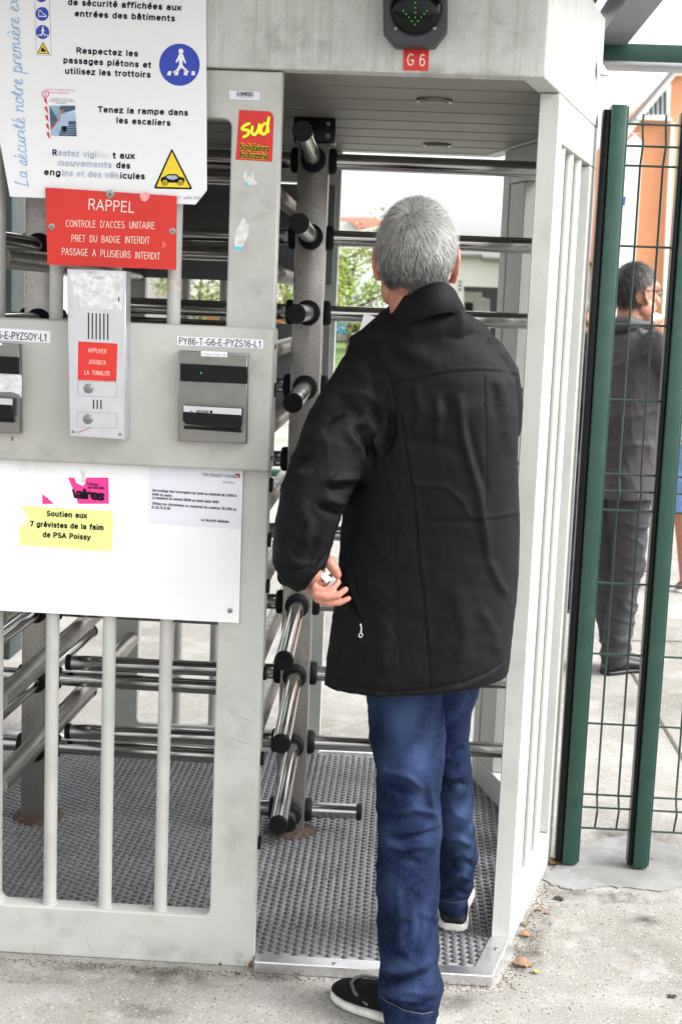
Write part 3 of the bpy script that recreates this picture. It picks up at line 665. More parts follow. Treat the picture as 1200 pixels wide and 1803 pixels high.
GL = {   # tiny cursive alphabet: (advance, strokes)
 'L': (.95, [[(.45, 1.5), (.3, 1.75), (.25, 1.3), (.2, .1), (.1, 0), (.5, .05), (.85, .1)]]),
 'a': (.85, [[(.62, .85), (.3, .95), (.1, .5), (.25, .05), (.5, .3), (.65, .9), (.6, .2), (.85, .1)]]),
 's': (.65, [[(0, .1), (.35, 1.0), (.45, .45), (.3, 0), (.1, .05), (.4, 0), (.65, .15)]]),
 'e': (.7, [[(.0, .15), (.35, .55), (.45, .9), (.25, 1.0), (.1, .5), (.25, 0), (.7, .15)]]),
 'c': (.65, [[(.5, .85), (.3, 1.0), (.1, .5), (.25, 0), (.65, .15)]]),
 'u': (.85, [[(0, .9), (.1, .95), (.12, .2), (.3, 0), (.55, .4), (.62, .95), (.62, .15), (.85, .1)]]),
 'r': (.65, [[(0, .1), (.2, .9), (.15, .6), (.4, 1.0), (.55, .85), (.6, .8)], [(.18, .7), (.18, 0)]]),
 'i': (.45, [[(0, .2), (.2, .95), (.18, .2), (.45, .1)], [(.24, 1.35), (.26, 1.42)]]),
 't': (.6, [[(0, .3), (.28, 1.6), (.22, .2), (.6, .1)], [(.02, 1.05), (.5, 1.15)]]),
 'n': (.9, [[(0, .9), (.12, .9), (.12, 0), (.15, .6), (.45, 1.0), (.6, .7), (.6, .15), (.9, .1)]]),
 'm': (1.3, [[(0, .9), (.1, .9), (.1, 0), (.14, .6), (.38, 1.0), (.5, .7), (.5, 0), (.55, .6), (.8, 1.0), (.92, .7), (.92, .15), (1.3, .1)]]),
 'o': (.8, [[(.45, 1.0), (.15, .8), (.1, .3), (.35, 0), (.62, .4), (.5, .95), (.45, .8), (.8, .85)]]),
 'p': (.85, [[(.1, .9), (.15, 1.0), (.1, -.8)], [(.13, .6), (.4, 1.0), (.65, .6), (.45, .05), (.15, .15), (.5, 0), (.85, .15)]]),
 'x': (.8, [[(.05, .85), (.2, .9), (.5, .1), (.8, .15)], [(.6, .95), (.05, .0)]]),
 'g': (.85, [[(.6, .85), (.3, 1.0), (.1, .5), (.3, .05), (.58, .5), (.6, .95), (.55, -.5), (.25, -.7), (.85, .15)]]),
 ' ': (.55, []), "'": (.3, [])}
def write(s, p0, p1, h, Y, m, parent, wid):
    x = 0; st = []
    for ch in s:
        base = {'é': 'e', 'è': 'e'}.get(ch, ch); adv, S_ = GL[base]
        st += [[(x+u+v*.18, v) for u, v in q] for q in S_]
        if ch == 'é': st.append([(x+.35, 1.3), (x+.6, 1.65)])
        if ch == 'è': st.append([(x+.6, 1.3), (x+.35, 1.65)])
        x += adv
    script(st, p0, p1, h, Y, m, parent, wid)
write('La sécurité notre première exigence', (50, 330), (28, -75), 13, Y1, 'blue_l', sg, .85)
# pictograms
def disc(cx, cy, r, m, Y, parent, name='symbol'):
    a = at(cx, cy, Y); return plate(name, [circ(a.x, a.z, r*mpp(Y), 48)], Y, .0005, m, parent)
def walker(cx, cy, s, Y, m, parent):     # walking figure on a crossing
    def P(*pts): return [(cx+x*s, cy+y*s) for x, y in pts]
    a = at(cx+.02*s, cy-.66*s, Y)
    o = [plate('symbol', [circ(a.x, a.z, .13*s*mpp(Y), 20)], Y, .0005, m, None),
         sheet('symbol', P((-.08, -.52), (.12, -.52), (.2, -.3), (.3, -.05), (.25, 0), (.12, -.2), (.1, .05), (.2, .2), (.45, .42), (.38, .5), (.05, .22), (-.12, .4), (-.38, .52), (-.4, .43), (-.2, .3), (-.08, .05), (-.08, -.2), (-.22, -.05), (-.28, -.1), (-.16, -.32)), Y, m, None)]
    for x in (-.72, -.33, .12, .52):
        o.append(sheet('symbol', P((x+.07, .4), (x+.24, .4), (x+.19+.03*(x > 0)*2, .62), (x-.01+.06*(x > 0), .62)), Y, m, None))
    pile('symbol', o, parent)
disc(316, 114, 34.5, 'blue', Y1, sg, 'disc'); walker(318, 112, 33, Y1-.0007, 'whitep', sg)
# narrow column of small pictograms
sheet('border', [(60, -60), (86, -58), (91, 98), (64, 97)], Y1, 'grayink', sg); sheet('border_paper', [(61, -60), (85.2, -58), (90.3, 97.3), (64.6, 96.3)], Y1-.0004, 'white', sg)
disc(73, -8, 11, 'blue', Y1-.0009, sg, 'disc'); disc(74.5, 24.5, 11.3, 'blue', Y1-.0009, sg, 'disc'); disc(75.3, 56.5, 11.5, 'blue', Y1-.0009, sg, 'disc')
walker(75.5, 56, 11.5, Y1-.0016, 'whitep', sg)
def boot(Y):
    o = sheet('symbol', [(68, 18), (73, 18), (74.5, 22), (82, 26.5), (82, 30), (68, 29)], Y, 'whitep', sg)
    sheet('symbol', [(69.2, 19.5), (72.3, 19.5), (73.8, 23), (80.5, 27), (80.5, 28), (69.2, 27.5)], Y-.0006, 'blue', sg)
boot(Y1-.0016)
sheet('symbol', [(76, 74), (88, 95.5), (65.5, 94)], Y1-.0009, 'ink', sg); sheet('symbol', [(76, 76.5), (85.6, 94.2), (67.6, 93)], Y1-.0015, 'yellow', sg)
sheet('symbol', [(72, 90.5), (73.5, 84), (76, 83), (77, 86), (79.5, 87), (81.5, 91.5)], Y1-.0021, 'ink', sg)
# small printed picture: stairs seen as plain shapes
sheet('picture_paper', [(74, 155), (132, 157), (135, 243), (80, 243)], Y1, 'whitep', sg)
a = at(80.5, 165.5, Y1-.0007)
plate('symbol', [circ(a.x, a.z, 6.3*mpp(YS), 28), circ(a.x, a.z, 4.6*mpp(YS), 28)], Y1-.0007, .0005, 'pink', sg)
text('S', (78.6, 168.5), (82.6, 168.7), 6, Y1-.0008, 'pink', sg, bold=.02)
text('Tenez la rampe et évitez', (82, 158.5), (132, 160.5), 3.2, Y1-.0008, 'pink', sg); text('toute précipitation...', (86, 164), (127, 165.5), 3.2, Y1-.0008, 'pink', sg)
text('La rampe est votre : qui', (90, 174.8), (128, 176), 2.4, Y1-.0008, 'inkb', sg); text('uniquement en sécurité dans', (87, 178.5), (132, 180), 2.4, Y1-.0008, 'inkb', sg); text('des escaliers', (98, 182.5), (118, 183), 2.4, Y1-.0008, 'inkb', sg)
sheet('picture', [(87, 186), (132.5, 186), (135, 240), (90, 239)], Y1-.0007, 'photo_l', sg)
sheet('picture_wall', [(87, 186), (101, 208), (98, 220), (90, 228)], Y1-.0013, 'photo_d', sg)
sheet('picture_ceiling', [(108, 186), (132.5, 186), (132.7, 193), (112, 199), (104, 191)], Y1-.0013, 'photo_d', sg)
sheet('picture_stairs', [(120, 213), (134, 213.5), (135, 240), (104, 239), (108, 224), (119, 222)], Y1-.0013, 'photo_d', sg)
for i in range(5): sheet('picture_step', [(111-i*1.4, 219.6+i*4), (134, 220+i*4), (134, 221+i*4), (111-i*1.4, 220.4+i*4)], Y1-.0018, 'photo_l', sg)
sheet('picture_coat', [(107, 200), (118, 200), (121, 214), (120, 222), (107, 222)], Y1-.0023, 'photo_m', sg)
disc(110.3, 196.5, 3.6, 'skinp', Y1-.0024, sg, 'picture_head'); sheet('picture_legs', [(109, 222), (118, 222), (117, 232), (110.5, 232)], Y1-.0023, 'ink', sg)
sheet('picture_rail', [(102, 209), (103.5, 210.5), (91, 227), (90, 225)], Y1-.0023, 'redp', sg)
for i in range(5):
    y_ = 172+i*15; x_ = 77.5+i*1.2
    sheet('tape_stripe', [(x_, y_), (x_+4.5, y_+1), (x_+6.6, y_+13), (x_+1.4, y_+7)], Y1-.0007, 'redp', sg)
# warning triangle with a car
def rtri(pts, Y, m, nm): return sheet(nm, pts, Y, m, sg)
rtri([(301.5, 263), (303.5, 263), (338, 331), (336.5, 333.5), (273, 332), (271.5, 329.5)], Y1, 'ink', 'triangle_edge')
rtri([(302.6, 267.5), (334.3, 330.3), (275.5, 328.8)], Y1-.0006, 'yellow', 'triangle')
def car2d():
    Yc = Y1-.0012
    sheet('symbol', [(283, 319), (284, 313), (290, 310.5), (297, 306.5), (310, 306.5), (317, 311.5), (324, 313), (325.5, 318), (323, 322), (285, 321)], Yc, 'ink', sg)
    sheet('symbol', [(292, 312), (298, 308.8), (309, 309), (314, 313), (305, 317), (297, 315)], Yc-.0006, 'inkfade', sg)
    for x in (290.5, 318):
        disc(x, 321, 5.4, 'ink', Yc-.0006, sg, 'symbol'); disc(x, 321, 4.1, 'yellow', Yc-.0011, sg, 'symbol'); disc(x, 321, 2.7, 'ink', Yc-.0016, sg, 'symbol'); disc(x, 321, 1.3, 'yellow', Yc-.0021, sg, 'symbol')
car2d()
def stud(px, py, Y, r, parent, name='screw'):
    a = at(px, py, Y); s = tube(name, [(a.x, Y, a.z), (a.x, Y-.0022, a.z), (a.x, Y-.003, a.z)], 1, 'steel_dull', parent, 24, radii=[r*1.0, r, r*.7])
    tube('screw_socket', [(a.x, Y-.0025, a.z), (a.x, Y-.0042, a.z)], r*.38, 'plate', s, 12, loc=(0, 0, 0)); tube('screw_recess', [(a.x, Y-.004, a.z), (a.x, Y-.0046, a.z)], r*.17, 'black', s, 8, loc=(0, 0, 0)); return s

# --- red RAPPEL notice
YR = 3.204
rp = thing('red_notice', 'red engraved RAPPEL notice screwed above the intercom', 'sign', at(196, 475, YR))
sheet('board', [(80, 330), (311, 345), (310, 475), (84, 466)], YR, 'red', rp, thick=.003)
for b_, p0, p1, h in (('RAPPEL', (155, 368), (237, 374), 18), ("CONTROLE  D'ACCES  UNITAIRE", (116, 399), (273, 403), 11.5), ('PRET  DU  BADGE  INTERDIT', (126, 425), (264, 429), 11.5), ('PASSAGE  A  PLUSIEURS  INTERDIT', (109, 448), (282, 457), 11.5)):
    text(b_, p0, p1, h, YR-.0008, 'cream', rp, w=.045 if h < 15 else .055)
stud(194.5, 342, YR-.0001, .0096, rp); stud(91.5, 399, YR-.0001, .0075, rp); stud(304, 407, YR-.0001, .0075, rp)
M['pinkscrap'] = mat('faded_pink_scrap', (.80, .35, .36), .5, var=.2, scale=200)
sheet('sticker_scrap', [(246, 343), (255, 338), (264, 341), (262, 350), (256, 355), (249, 353)], YR-.0005, 'pinkscrap', rp)
M['redscrap'] = mat('worn_red_scrap', (.70, .12, .09), .4)
sheet('sticker_scrap', [(285, 423), (294, 431), (286, 439)], YR-.0005, 'redscrap', rp)

# --- intercom
YI = 3.146; YB = 3.205
ic = thing('intercom', 'tall grey aluminium intercom with two call buttons below the red notice', 'intercom', at(172, 775, YB))
a = at(119, 474, YI); b = at(223, 775, YI); 
q = pxl([(118, 473), (221.5, 477.5), (220, 774), (122.5, 768)], YI)
plate('case', [q], YI+.0015, YB-YI-.001, 'alu', ic, bev=.0015)
sheet('front_plate', [(121, 476), (219, 480.5), (218, 771), (124.5, 765)], YI, 'alu', ic, thick=.0014)
Yi = YI-.0006
sheet('sticker_residue', [(124, 477), (216, 482), (215, 543), (212, 545), (145, 541), (137, 528), (130, 520), (126, 498)], Yi, 'residue', ic)
text('29.8207', (162, 491), (184, 492), 4, Yi-.0006, 'grayink', ic); text('TYPE E', (153, 482), (170, 483), 4, Yi-.0006, 'grayink', ic); text('!', (208, 531), (211, 531), 8, Yi-.0006, 'ink', ic, bold=.02)
def slots(x0, x1, n, yt, yb, sl_):
    o = []
    for i in range(n):
        x = x0+(x1-x0)*i/(n-1); dy = (x-x0)*.04
        o.append(sheet('slot', [(x-1.1, yt+dy), (x+1.1, yt+dy), (x+1.1, yb+dy), (x-1.1, yb+dy)], Yi, 'gap', None))
    return o
for s_ in slots(156, 190, 6, 551, 597, 0)+slots(165, 178, 3, 704, 720, 0):
    s_.name = 'speaker_slot'; s_.parent = ic; s_.location = off(ic)
sheet('instruction_plate', [(138, 601), (207, 605), (205, 672), (137, 669)], Yi, 'red', ic, thick=.001)
for b_, p0, p1 in (('APPUYER', (155, 620.5), (188, 622.5)), ("JUSQU'A", (156, 640), (187, 642.5)), ('LA  TONALITE', (149, 659), (194, 661.5))):
    text(b_, p0, p1, 7.6, Yi-.0016, 'cream', ic, w=.045)
def outline_rect(pts, w, Y, m, parent, nm):
    P = pxl(pts, Y); cx = sum(p[0] for p in P)/4; cz = sum(p[1] for p in P)/4; x0, x1 = min(p[0] for p in P), max(p[0] for p in P); z0, z1 = min(p[1] for p in P), max(p[1] for p in P)
    return plate(nm, [rrect(x0, x1, z0, z1, .004), rrect(x0+w, x1-w, z0+w, z1-w, .0035)], Y, .0004, m, parent)
outline_rect([(137, 673), (206, 673), (206, 697), (137, 697)], .0009, Yi, 'grayink', ic, 'button_field'); outline_rect([(136, 728), (206, 728), (206, 752), (136, 752)], .0009, Yi, 'grayink', ic, 'button_field')
for x, y_ in ((156, 684), (155, 738)):
    a = at(x, y_, Yi)
    bt = tube('call_button', [(a.x, Yi+.001, a.z), (a.x, Yi-.0022, a.z), (a.x, Yi-.003, a.z)], 1, 'steel_dull', ic, 28, radii=[.0108, .0108, .0100])
    tube('button_face', [(a.x, Yi-.003, a.z), (a.x, Yi-.0045, a.z), (a.x, Yi-.005, a.z)], 1, 'plate', bt, 28, radii=[.0082, .0082, .0074], loc=(0, 0, 0))
for x, y_ in ((129.5, 760), (211.5, 764.5)): stud(x, y_, Yi, .0036, ic)
M['redpen'] = mat('red_pen', (.55, .05, .08), .5)
script([[(0, .3), (.5, .8), (.9, .3), (1.4, .7), (1.8, .4), (2.3, .8), (2.7, .45), (3.4, .9)], [(.3, .15), (3.2, .75)]], (134, 765), (161, 757), 6, Yi-.0004, 'redpen', ic, .35)

# --- badge readers
def reader(x0, label, clip=None, worn=False):
    rd = thing('badge_reader', label, 'badge reader', at(x0+66, 783, YB), 'badge readers on the panel')
    def P(*pts): return [(x0+a_, b_) for a_, b_ in pts]
    dy = 0
    Yf = 3.178
    plate('face_plate', [pxl(P((3, 617), (124, 623), (122, 781), (1, 777)), Yf)], Yf, YB-Yf-.001, 'plate', rd, bev=.0025)
    def bar(nm, pts, d0, d1, m, bev=.0015): return plate(nm, [pxl(P(*pts), Yf-d1)], Yf-d1, d1-d0, m, rd, bev=bev)
    bar('slot_frame', ((5, 640), (124, 646), (123, 676), (5, 671)), -.002, .006, 'black')
    bar('slot_notch', ((104, 653), (122, 654), (122, 662), (108, 662)), .0055, .0075, 'black', .0005); bar('slot_notch', ((6, 650), (20, 651), (24, 656), (20, 661), (6, 660)), .0055, .0075, 'black', .0005)
    bar('lower_reader', ((10, 714), (114, 720), (112, 752), (108, 757), (14, 747), (9, 740)), -.001, .022, 'black', .003)
    bar('metal_trim', ((11, 714), (113, 720), (113, 731), (11, 725)), .0215, .0235, 'alu', .0005)
    bar('lower_lip', ((11, 750), (113, 757), (112, 762), (12, 755)), 0, .012, 'black', .001)
    if not worn:
        bar('tag', ((42, 618), (88, 620), (88, 629), (42, 627)), -.0002, .0006, 'paper', 0); text('PYZS16T-PYBK L-B7', (x0+44, 625.5), (x0+86, 627.5), 4, Yf-.0012, 'grayink', rd)
        text('DATALOGIC', (x0+34, 726), (x0+56, 727), 4.3, Yf-.0242, 'ink', rd, bold=.02)
        sheet('emblem', P((57.5, 723), (62, 723.2), (62, 727.4), (57.5, 727.2)), Yf-.0242, 'ink', rd); a_ = at(x0+25, 724, Yf-.0242); plate('emblem', [circ(a_.x, a_.z, .0018, 10)], Yf-.0242, .0004, 'ink', rd)
    a_ = at(x0+42, 657, Yf-.0065); tube('indicator_light', [(a_.x, Yf-.006, a_.z), (a_.x, Yf-.0075, a_.z)], .0022, 'led', rd, 12)
    if worn:
        sheet('sticker_residue', P((40, 656+18), (100, 676), (102, 690), (100, 706), (96, 701), (60, 698), (40, 700)), Yf-.0006, 'residue', rd)
        bar('tag', ((52, 613), (66, 614), (66, 618), (52, 617)), -.0002, .0006, 'paper', 0)
    return rd
reader(312, 'brushed steel badge reader right of the intercom, under the label ending S16-L1')
# the left one is the same device, a step to the left and a little lower on the slanting picture
def reader_left():
    src = [o for o in COL.objects if o.name.startswith('badge_reader')][0]
    d = at(-82.5+66, 765, YB)-src.location; r = src.copy(); COL.objects.link(r); r.location = src.location+Vector((d.x, 0, 0))
    r['label'] = 'brushed steel badge reader left of the intercom, with torn white residue between its slots'
    for c in list(src.children):
        if c.name.split('.')[0] in ('tag', 'lettering', 'emblem'): continue
        k = c.copy(); COL.objects.link(k); k.parent = r
    Yf = 3.178
    sheet('sticker_residue', [(-30, 656), (38, 660), (39, 672), (38, 702), (34, 694), (20, 690), (-30, 690)], Yf-.0006, 'residue', r)
    sheet('tag', [(-14, 603), (4, 604), (4, 608), (-14, 607)], Yf-.0006, 'paper', r)
reader_left()
def label_strip(name, pts, body, p0, p1, cap, label, m='paper', ink='inkb', Y=YB, space=1.):
    t = thing(name, label, 'label', at(pts[-1][0], pts[-1][1], Y)); sheet('strip', pts, Y-.0007, m, t); text(body, p0, p1, cap, Y-.0013, ink, t, space=space); return t
label_strip('label_strip', [(312, 592), (463, 598), (463, 614), (312, 608)], 'PY86-T-G6-E-PYZS16-L1', (315, 605.5), (460, 611.5), 11.5, 'white label strip with code ending S16-L1 above the right badge reader')
label_strip('label_strip', [(-60, 574), (89, 583), (89, 604), (-60, 596)], 'PY86-T-G6-E-PYZSOY-L1', (-57, 592), (83, 600.5), 12.5, 'white label strip with code ending ZSOY-L1 above the left badge reader')
# --- maker's tag and union sticker on the post
mk = thing('maker_tag', 'small silver maker tag high on the grey post', 'label', at(430, 176, F0))
sheet('tag_plate', [(403, 159), (457, 162), (458, 177), (404, 175)], F0-.0018, 'alu', mk, thick=.0014)
text('GUNNEBO', (416, 167.5), (446, 169), 6, F0-.0025, 'ink', mk, bold=.015); text('ENTRANCE CONTROL', (416, 171.3), (446, 172.5), 2.6, F0-.0025, 'grayink', mk)
sd_ = thing('union_sticker', 'red Sud Solidaires Industrie sticker with yellow letters on the grey post', 'sticker', at(446, 284, F0))
sheet('sticker_base', [(421, 193.5), (474, 196), (479.5, 200), (482, 208), (479, 285), (414.5, 281)], F0-.0006, 'red', sd_)
def brush(stroke_list, w, Y, m, parent, taperx=.75):
    vs = []; fs = []
    for ST_N, st in enumerate(stroke_list):
        P = []; n = len(st)
        for i in range(n-1):
            q0 = Vector(st[max(i-1, 0)]); q1 = Vector(st[i]); q2 = Vector(st[i+1]); q3 = Vector(st[min(i+2, n-1)])
            for k in range(6):
                t = k/6; P.append(.5*((2*q1)+(-q0+q2)*t+(2*q0-5*q1+4*q2-q3)*t*t+(-q0+3*q1-3*q2+q3)*t**3))
        P.append(Vector(st[-1])); Wd = [at(p.x, p.y, Y) for p in P]; b0 = len(vs)
        for i, p in enumerate(Wd):
            t = (Wd[min(i+1, len(Wd)-1)]-Wd[max(i-1, 0)]).normalized(); e = min(i, len(Wd)-1-i)/3; ww = w*mpp(Y)*(.65+.35*min(1, e)); nn = Vector((-t.z, 0, t.x))*ww+Vector((0, 0, 0)); o_ = Vector((0, -3e-5*ST_N-3e-6*i, 0))
            vs += [p+nn+o_, p-nn+o_]
        fs += [(b0+2*i, b0+2*i+1, b0+2*i+3, b0+2*i+2) for i in range(len(Wd)-1)]
    return ob('lettering', mesh('lettering', vs, fs), m, parent)
ST = [[(441, 217), (432, 220), (426, 227), (437, 230), (436, 237), (427, 242)], [(445, 221), (443, 232), (448, 237), (454, 230), (457, 218), (456, 227), (458, 236)], [(472, 219), (465, 218), (459.5, 226), (461, 235), (467, 235), (471, 226)], [(474, 205), (472, 214), (471, 224), (473, 234)]]
brush([[(x, y_) for x, y_ in s] for s in ST], 3.4, F0-.0010, 'ink', sd_); brush(ST, 2.7, F0-.0016, 'stick_y', sd_)
for b_, p0, p1 in (('Solidaires', (422.5, 264), (473, 267)), ('Industrie', (422.5, 277.5), (471, 281))):
    text_bf(b_, p0, p1, 11.5, F0-.0010, 'stick_y', sd_, bold=.05); text_bf(b_, p0, p1, 11, F0-.0016, 'ink', sd_, bold=.022)
def scrap(pts, m, lab):
    t = sheet('sticker_remnant', pts, F0-(.0013 if m == 'cyan' else .0006), m, None); tag(t, lab, 'sticker remnant'); return t
scrap([(428, 309), (433, 300), (436, 312), (440, 308), (447, 303), (446, 315), (453, 322), (448, 326), (436, 325), (430, 320)], 'residue', 'small torn white sticker remnant just under the red union sticker')
scrap([(413, 412), (422, 394), (426, 383), (432, 385), (438, 398), (437, 412), (430, 428), (422, 443), (412, 441)], 'residue', 'tall torn white sticker remnant halfway down the grey post')
scrap([(431, 322), (436, 321), (436, 327), (432, 328)], 'cyan', 'tiny cyan scrap of paper below the upper sticker remnant')
scrap([(412, 434), (426, 434.5), (425, 441), (412, 440)], 'cyan', 'cyan scrap of paper at the foot of the tall sticker remnant')
# --- white board with papers
YW = 3.234
wb = thing('white_board', 'blank white board screwed below the reader panel', 'board', at(210, 1090, YW))
sheet('board', [(-60, 806), (427.5, 828), (420.5, 1097), (-60, 1072)], YW, 'white', wb, thick=.005)
stud(405, 1075, YW, .006, wb)
def paper_thing(name, label, cat, pts, m, Y, thick=.0005, ref=None):
    t = thing(name, label, cat, at(pts[2][0], pts[2][1], Y)); sheet('sheet', pts, Y, m, t, thick=thick); return t
nt_ = paper_thing('printed_notice', 'printed white notice about turnstile locking hours at the top right of the board', 'notice', [(263, 823), (425, 830), (423, 932), (260, 921)], 'lilac', YW-.0007)
Yn = YW-.0013
for b_, p0, p1, h, bo in (('PSA PEUGEOT CITROËN', (357, 838), (417, 842), 5.2, 0), ('Site de Poissy', (392, 850), (413, 851.5), 3.2, 0),
     ('Verrouillage des tourniquets du lundi au vendredi de 23h00 à', (268, 865), (417, 875), 4.6, .02), ('4h00 du matin.', (268, 872), (304, 875), 4.6, .02),
     ('Le weekend du samedi 20h00 au lundi matin 4h00', (268, 878), (385, 886), 4.6, .02), ('Utilisez les interphones ou contactez les numéros 29.3390 ou', (268, 888), (416, 899), 4.6, .015),
     ('01.30.19.33.90', (267, 895), (300, 897.5), 4.6, .015), ('La Sécurité Générale', (354, 917), (403, 921), 4.8, .02)):
    text(b_, p0, p1, h, Yn, 'inkb', nt_, bold=bo)
sheet('emblem', [(413, 834), (422, 834.5), (422, 843), (419, 841), (418, 837)], Yn, 'redp', nt_); sheet('emblem', [(413, 834), (422, 834.5), (421, 836.5), (415, 836)], Yn-.0004, 'inkb', nt_)
yp = paper_thing('yellow_leaflet', 'pale yellow strike leaflet torn at its left edge, on the white board', 'leaflet', [(35, 891), (199, 900), (197, 971), (35, 960), (35, 923), (41, 926), (46, 928), (44, 922), (51, 914), (47, 905), (42, 897)], 'paley', YW-.0007)
for b_, p0, p1 in (('Soutien aux', (82, 908), (154, 912)), ('7 grévistes de la faim', (53, 926), (183, 933)), ('de PSA Poissy', (75, 945), (160, 950))): text(b_, p0, p1, 9.5, Yn, 'inkb', yp, bold=.03)
mg = paper_thing('torn_union_sticker', 'torn magenta union sticker above the yellow leaflet', 'sticker', [(120, 841), (131, 841), (134, 850), (146, 856), (150, 852), (152, 841), (191, 841), (192, 887), (138, 887), (131, 866)], 'magenta', YW-.0007)
sheet('torn_corner', [(75, 870), (95, 887), (75, 887.5)], YW-.0007, 'magenta', mg); sheet('torn_corner', [(82, 876), (85, 878), (85, 879), (82, 878)], Yn, 'ink', mg)
text_bf('aires', (133, 876), (184, 881), 17.5, Yn, 'ink', mg, bold=.045, space=.85); text_bf('Union', (154, 854), (173, 855.5), 5.5, Yn, 'ink', mg, bold=.02); text_bf('syndicale', (155, 860), (184, 861.5), 5.5, Yn, 'ink', mg, bold=.02)
sheet('letter_remnant', [(127, 862), (130, 861), (135, 877), (131, 877)], Yn, 'ink', mg)
sheet('torn_flap', [(140, 827), (147, 828), (151, 838), (149, 852), (144, 848), (146, 836)], YW-.0019, 'residue', mg)
# --- gate number and signal on the fascia
YF = 3.22
gn = thing('gate_number_plate', 'small red plate reading G 6 under the green arrow signal', 'sign', at(732, 124, YF))
sheet('plate', [(710, 86.5), (754.5, 86.5), (753.5, 124.5), (709.5, 123.5)], YF-.0022, 'red', gn, thick=.002)
text('G 6', (715, 114.5), (748, 116), 19, YF-.0030, 'cream', gn, w=.05)
YG = 3.165
sgn = thing('arrow_signal', 'dark grey signal box with lit green down arrow above the G 6 plate', 'signal light', at(731, 80, YF))
plate('housing', [pxl([(673, -64), (692, -84), (770, -84), (789, -64), (787.5, 53), (766, 80), (696, 80), (674.5, 55)], YG)], YG, YF-YG-.001, 'housing', sgn, bev=.003)
a = at(731.8, 15.5, YG-.001); rl = 43.7*mpp(YG)*.99
tube('lens_rim', [(a.x, YG+.001, a.z), (a.x, YG-.003, a.z)], rl*1.02, 'black', sgn, 48)
V, Fc = ico(3); V = V*np.array([rl*.97, .012, rl*.97])+np.array([a.x, YG-.003, a.z])
ob('lens', mesh('lens', V, Fc, True), 'lens', sgn)
Yd = YG-.0155
for x, y_ in ((682, 20), (682, 54), (682, 88), (682, 122), (680, 170), (598, 75), (618, 98), (638, 121), (659, 146), (701, 146), (723, 121), (744, 98), (764, 75)):
    X_, Y_ = 560+x/4, y_/4; p = at(X_, Y_, Yd); rr_ = math.hypot(p.x-a.x, p.z-a.z)/(rl*.97); yy = YG-.003-.012*math.sqrt(max(0, 1-rr_*rr_))
    V, Fc = ico(2); ob('led', mesh('led', V*np.array([.0017, .0009, .0017])+np.array([p.x, yy-.0003, p.z]), Fc, True), 'led', sgn)
for x, y_ in ((696, 50), (764, 49.8)): stud(x, y_, YG-.0002, .0036, sgn)
# tape round the rightmost bar under the notice
tp = tube('tape_wrap', [(-.544, F0+.025, at(300, 512, 3.25).z), (-.544, F0+.025, at(300, 492, 3.25).z)], .0168, 'tape', None, 20); tag(tp, 'strip of yellowed adhesive tape round the grey bar under the red notice', 'tape')

# scuffs and scratches on the painted post, rust at its foot
M['scuff'] = mat('grey_scuff', (.33, .33, .32), .6); M['ruststain'] = mat('rust_stain', (.20, .085, .03), .9, var=.3, scale=200)
for pl in ([(410, 1300), (426, 1307), (450, 1313)], [(413, 1258), (430, 1266), (446, 1270)], [(445, 1235), (452, 1262)], [(93, 1612), (82, 1625)], [(158, 1640), (153, 1655), (168, 1690)], [(460, 700), (470, 712)], [(430, 1010), (436, 1060)], [(445, 640), (449, 668)], [(380, 1480), (402, 1476)], [(395, 1412), (415, 1414)]):
    Wd = [at(x, y_, F0-.0004) for x, y_ in pl] if pl[0][1] > 850 else [at(x, y_, YB-.0004) for x, y_ in pl]; vs = []
    for i, p in enumerate(Wd): w_ = .0011 if 0 < i < len(Wd)-1 else .0003; vs += [p+Vector((w_*.5, 0, w_)), p-Vector((w_*.5, 0, w_))]
    ob('scratch_mark', mesh('scratch_mark', vs, [(2*i, 2*i+1, 2*i+3, 2*i+2) for i in range(len(Wd)-1)]), 'scuff', cage)
for pts in ([(436, 1699), (443, 1690), (444.5, 1703), (438, 1704)], [(384, 1697), (389, 1693), (391, 1699), (386, 1701)], [(20, 770), (23, 768), (24, 776), (21, 776)]):
    sheet('rust_spot', pts, (F0 if pts[0][1] > 900 else YB)-.0005, 'ruststain', cage)

# soft grime smears lying on the paint, each with its own ragged outline
def grime_mat(name, c, amt, sc):
    m = bpy.data.materials.new(name); m.use_nodes = True; t = m.node_tree; N = t.nodes; L = t.links; b = N['Principled BSDF']; b.inputs['Base Color'].default_value = (*c, 1); b.inputs['Roughness'].default_value = .8; b.inputs['Specular IOR Level'].default_value = .1
    tc = N.new('ShaderNodeTexCoord'); n = N.new('ShaderNodeTexNoise'); n.inputs['Scale'].default_value = sc; n.inputs['Detail'].default_value = 8; n.inputs['Roughness'].default_value = .7; L.new(tc.outputs['Object'], n.inputs['Vector'])
    r = N.new('ShaderNodeMapRange'); r.inputs['From Min'].default_value = .45; r.inputs['From Max'].default_value = .75; L.new(n.outputs['Fac'], r.inputs['Value'])
    a = N.new('ShaderNodeAttribute'); a.attribute_name = 'soft'; q = N.new('ShaderNodeMath'); q.operation = 'MULTIPLY'; L.new(r.outputs[0], q.inputs[0]); L.new(a.outputs['Fac'], q.inputs[1])
    q2 = N.new('ShaderNodeMath'); q2.operation = 'MULTIPLY'; q2.inputs[1].default_value = amt; L.new(q.outputs[0], q2.inputs[0]); L.new(q2.outputs[0], b.inputs['Alpha']); return m
M['grime'] = grime_mat('dark_grime', (.10, .09, .07), .26, 22); M['grimerust'] = grime_mat('rusty_grime', (.16, .07, .03), .5, 60)
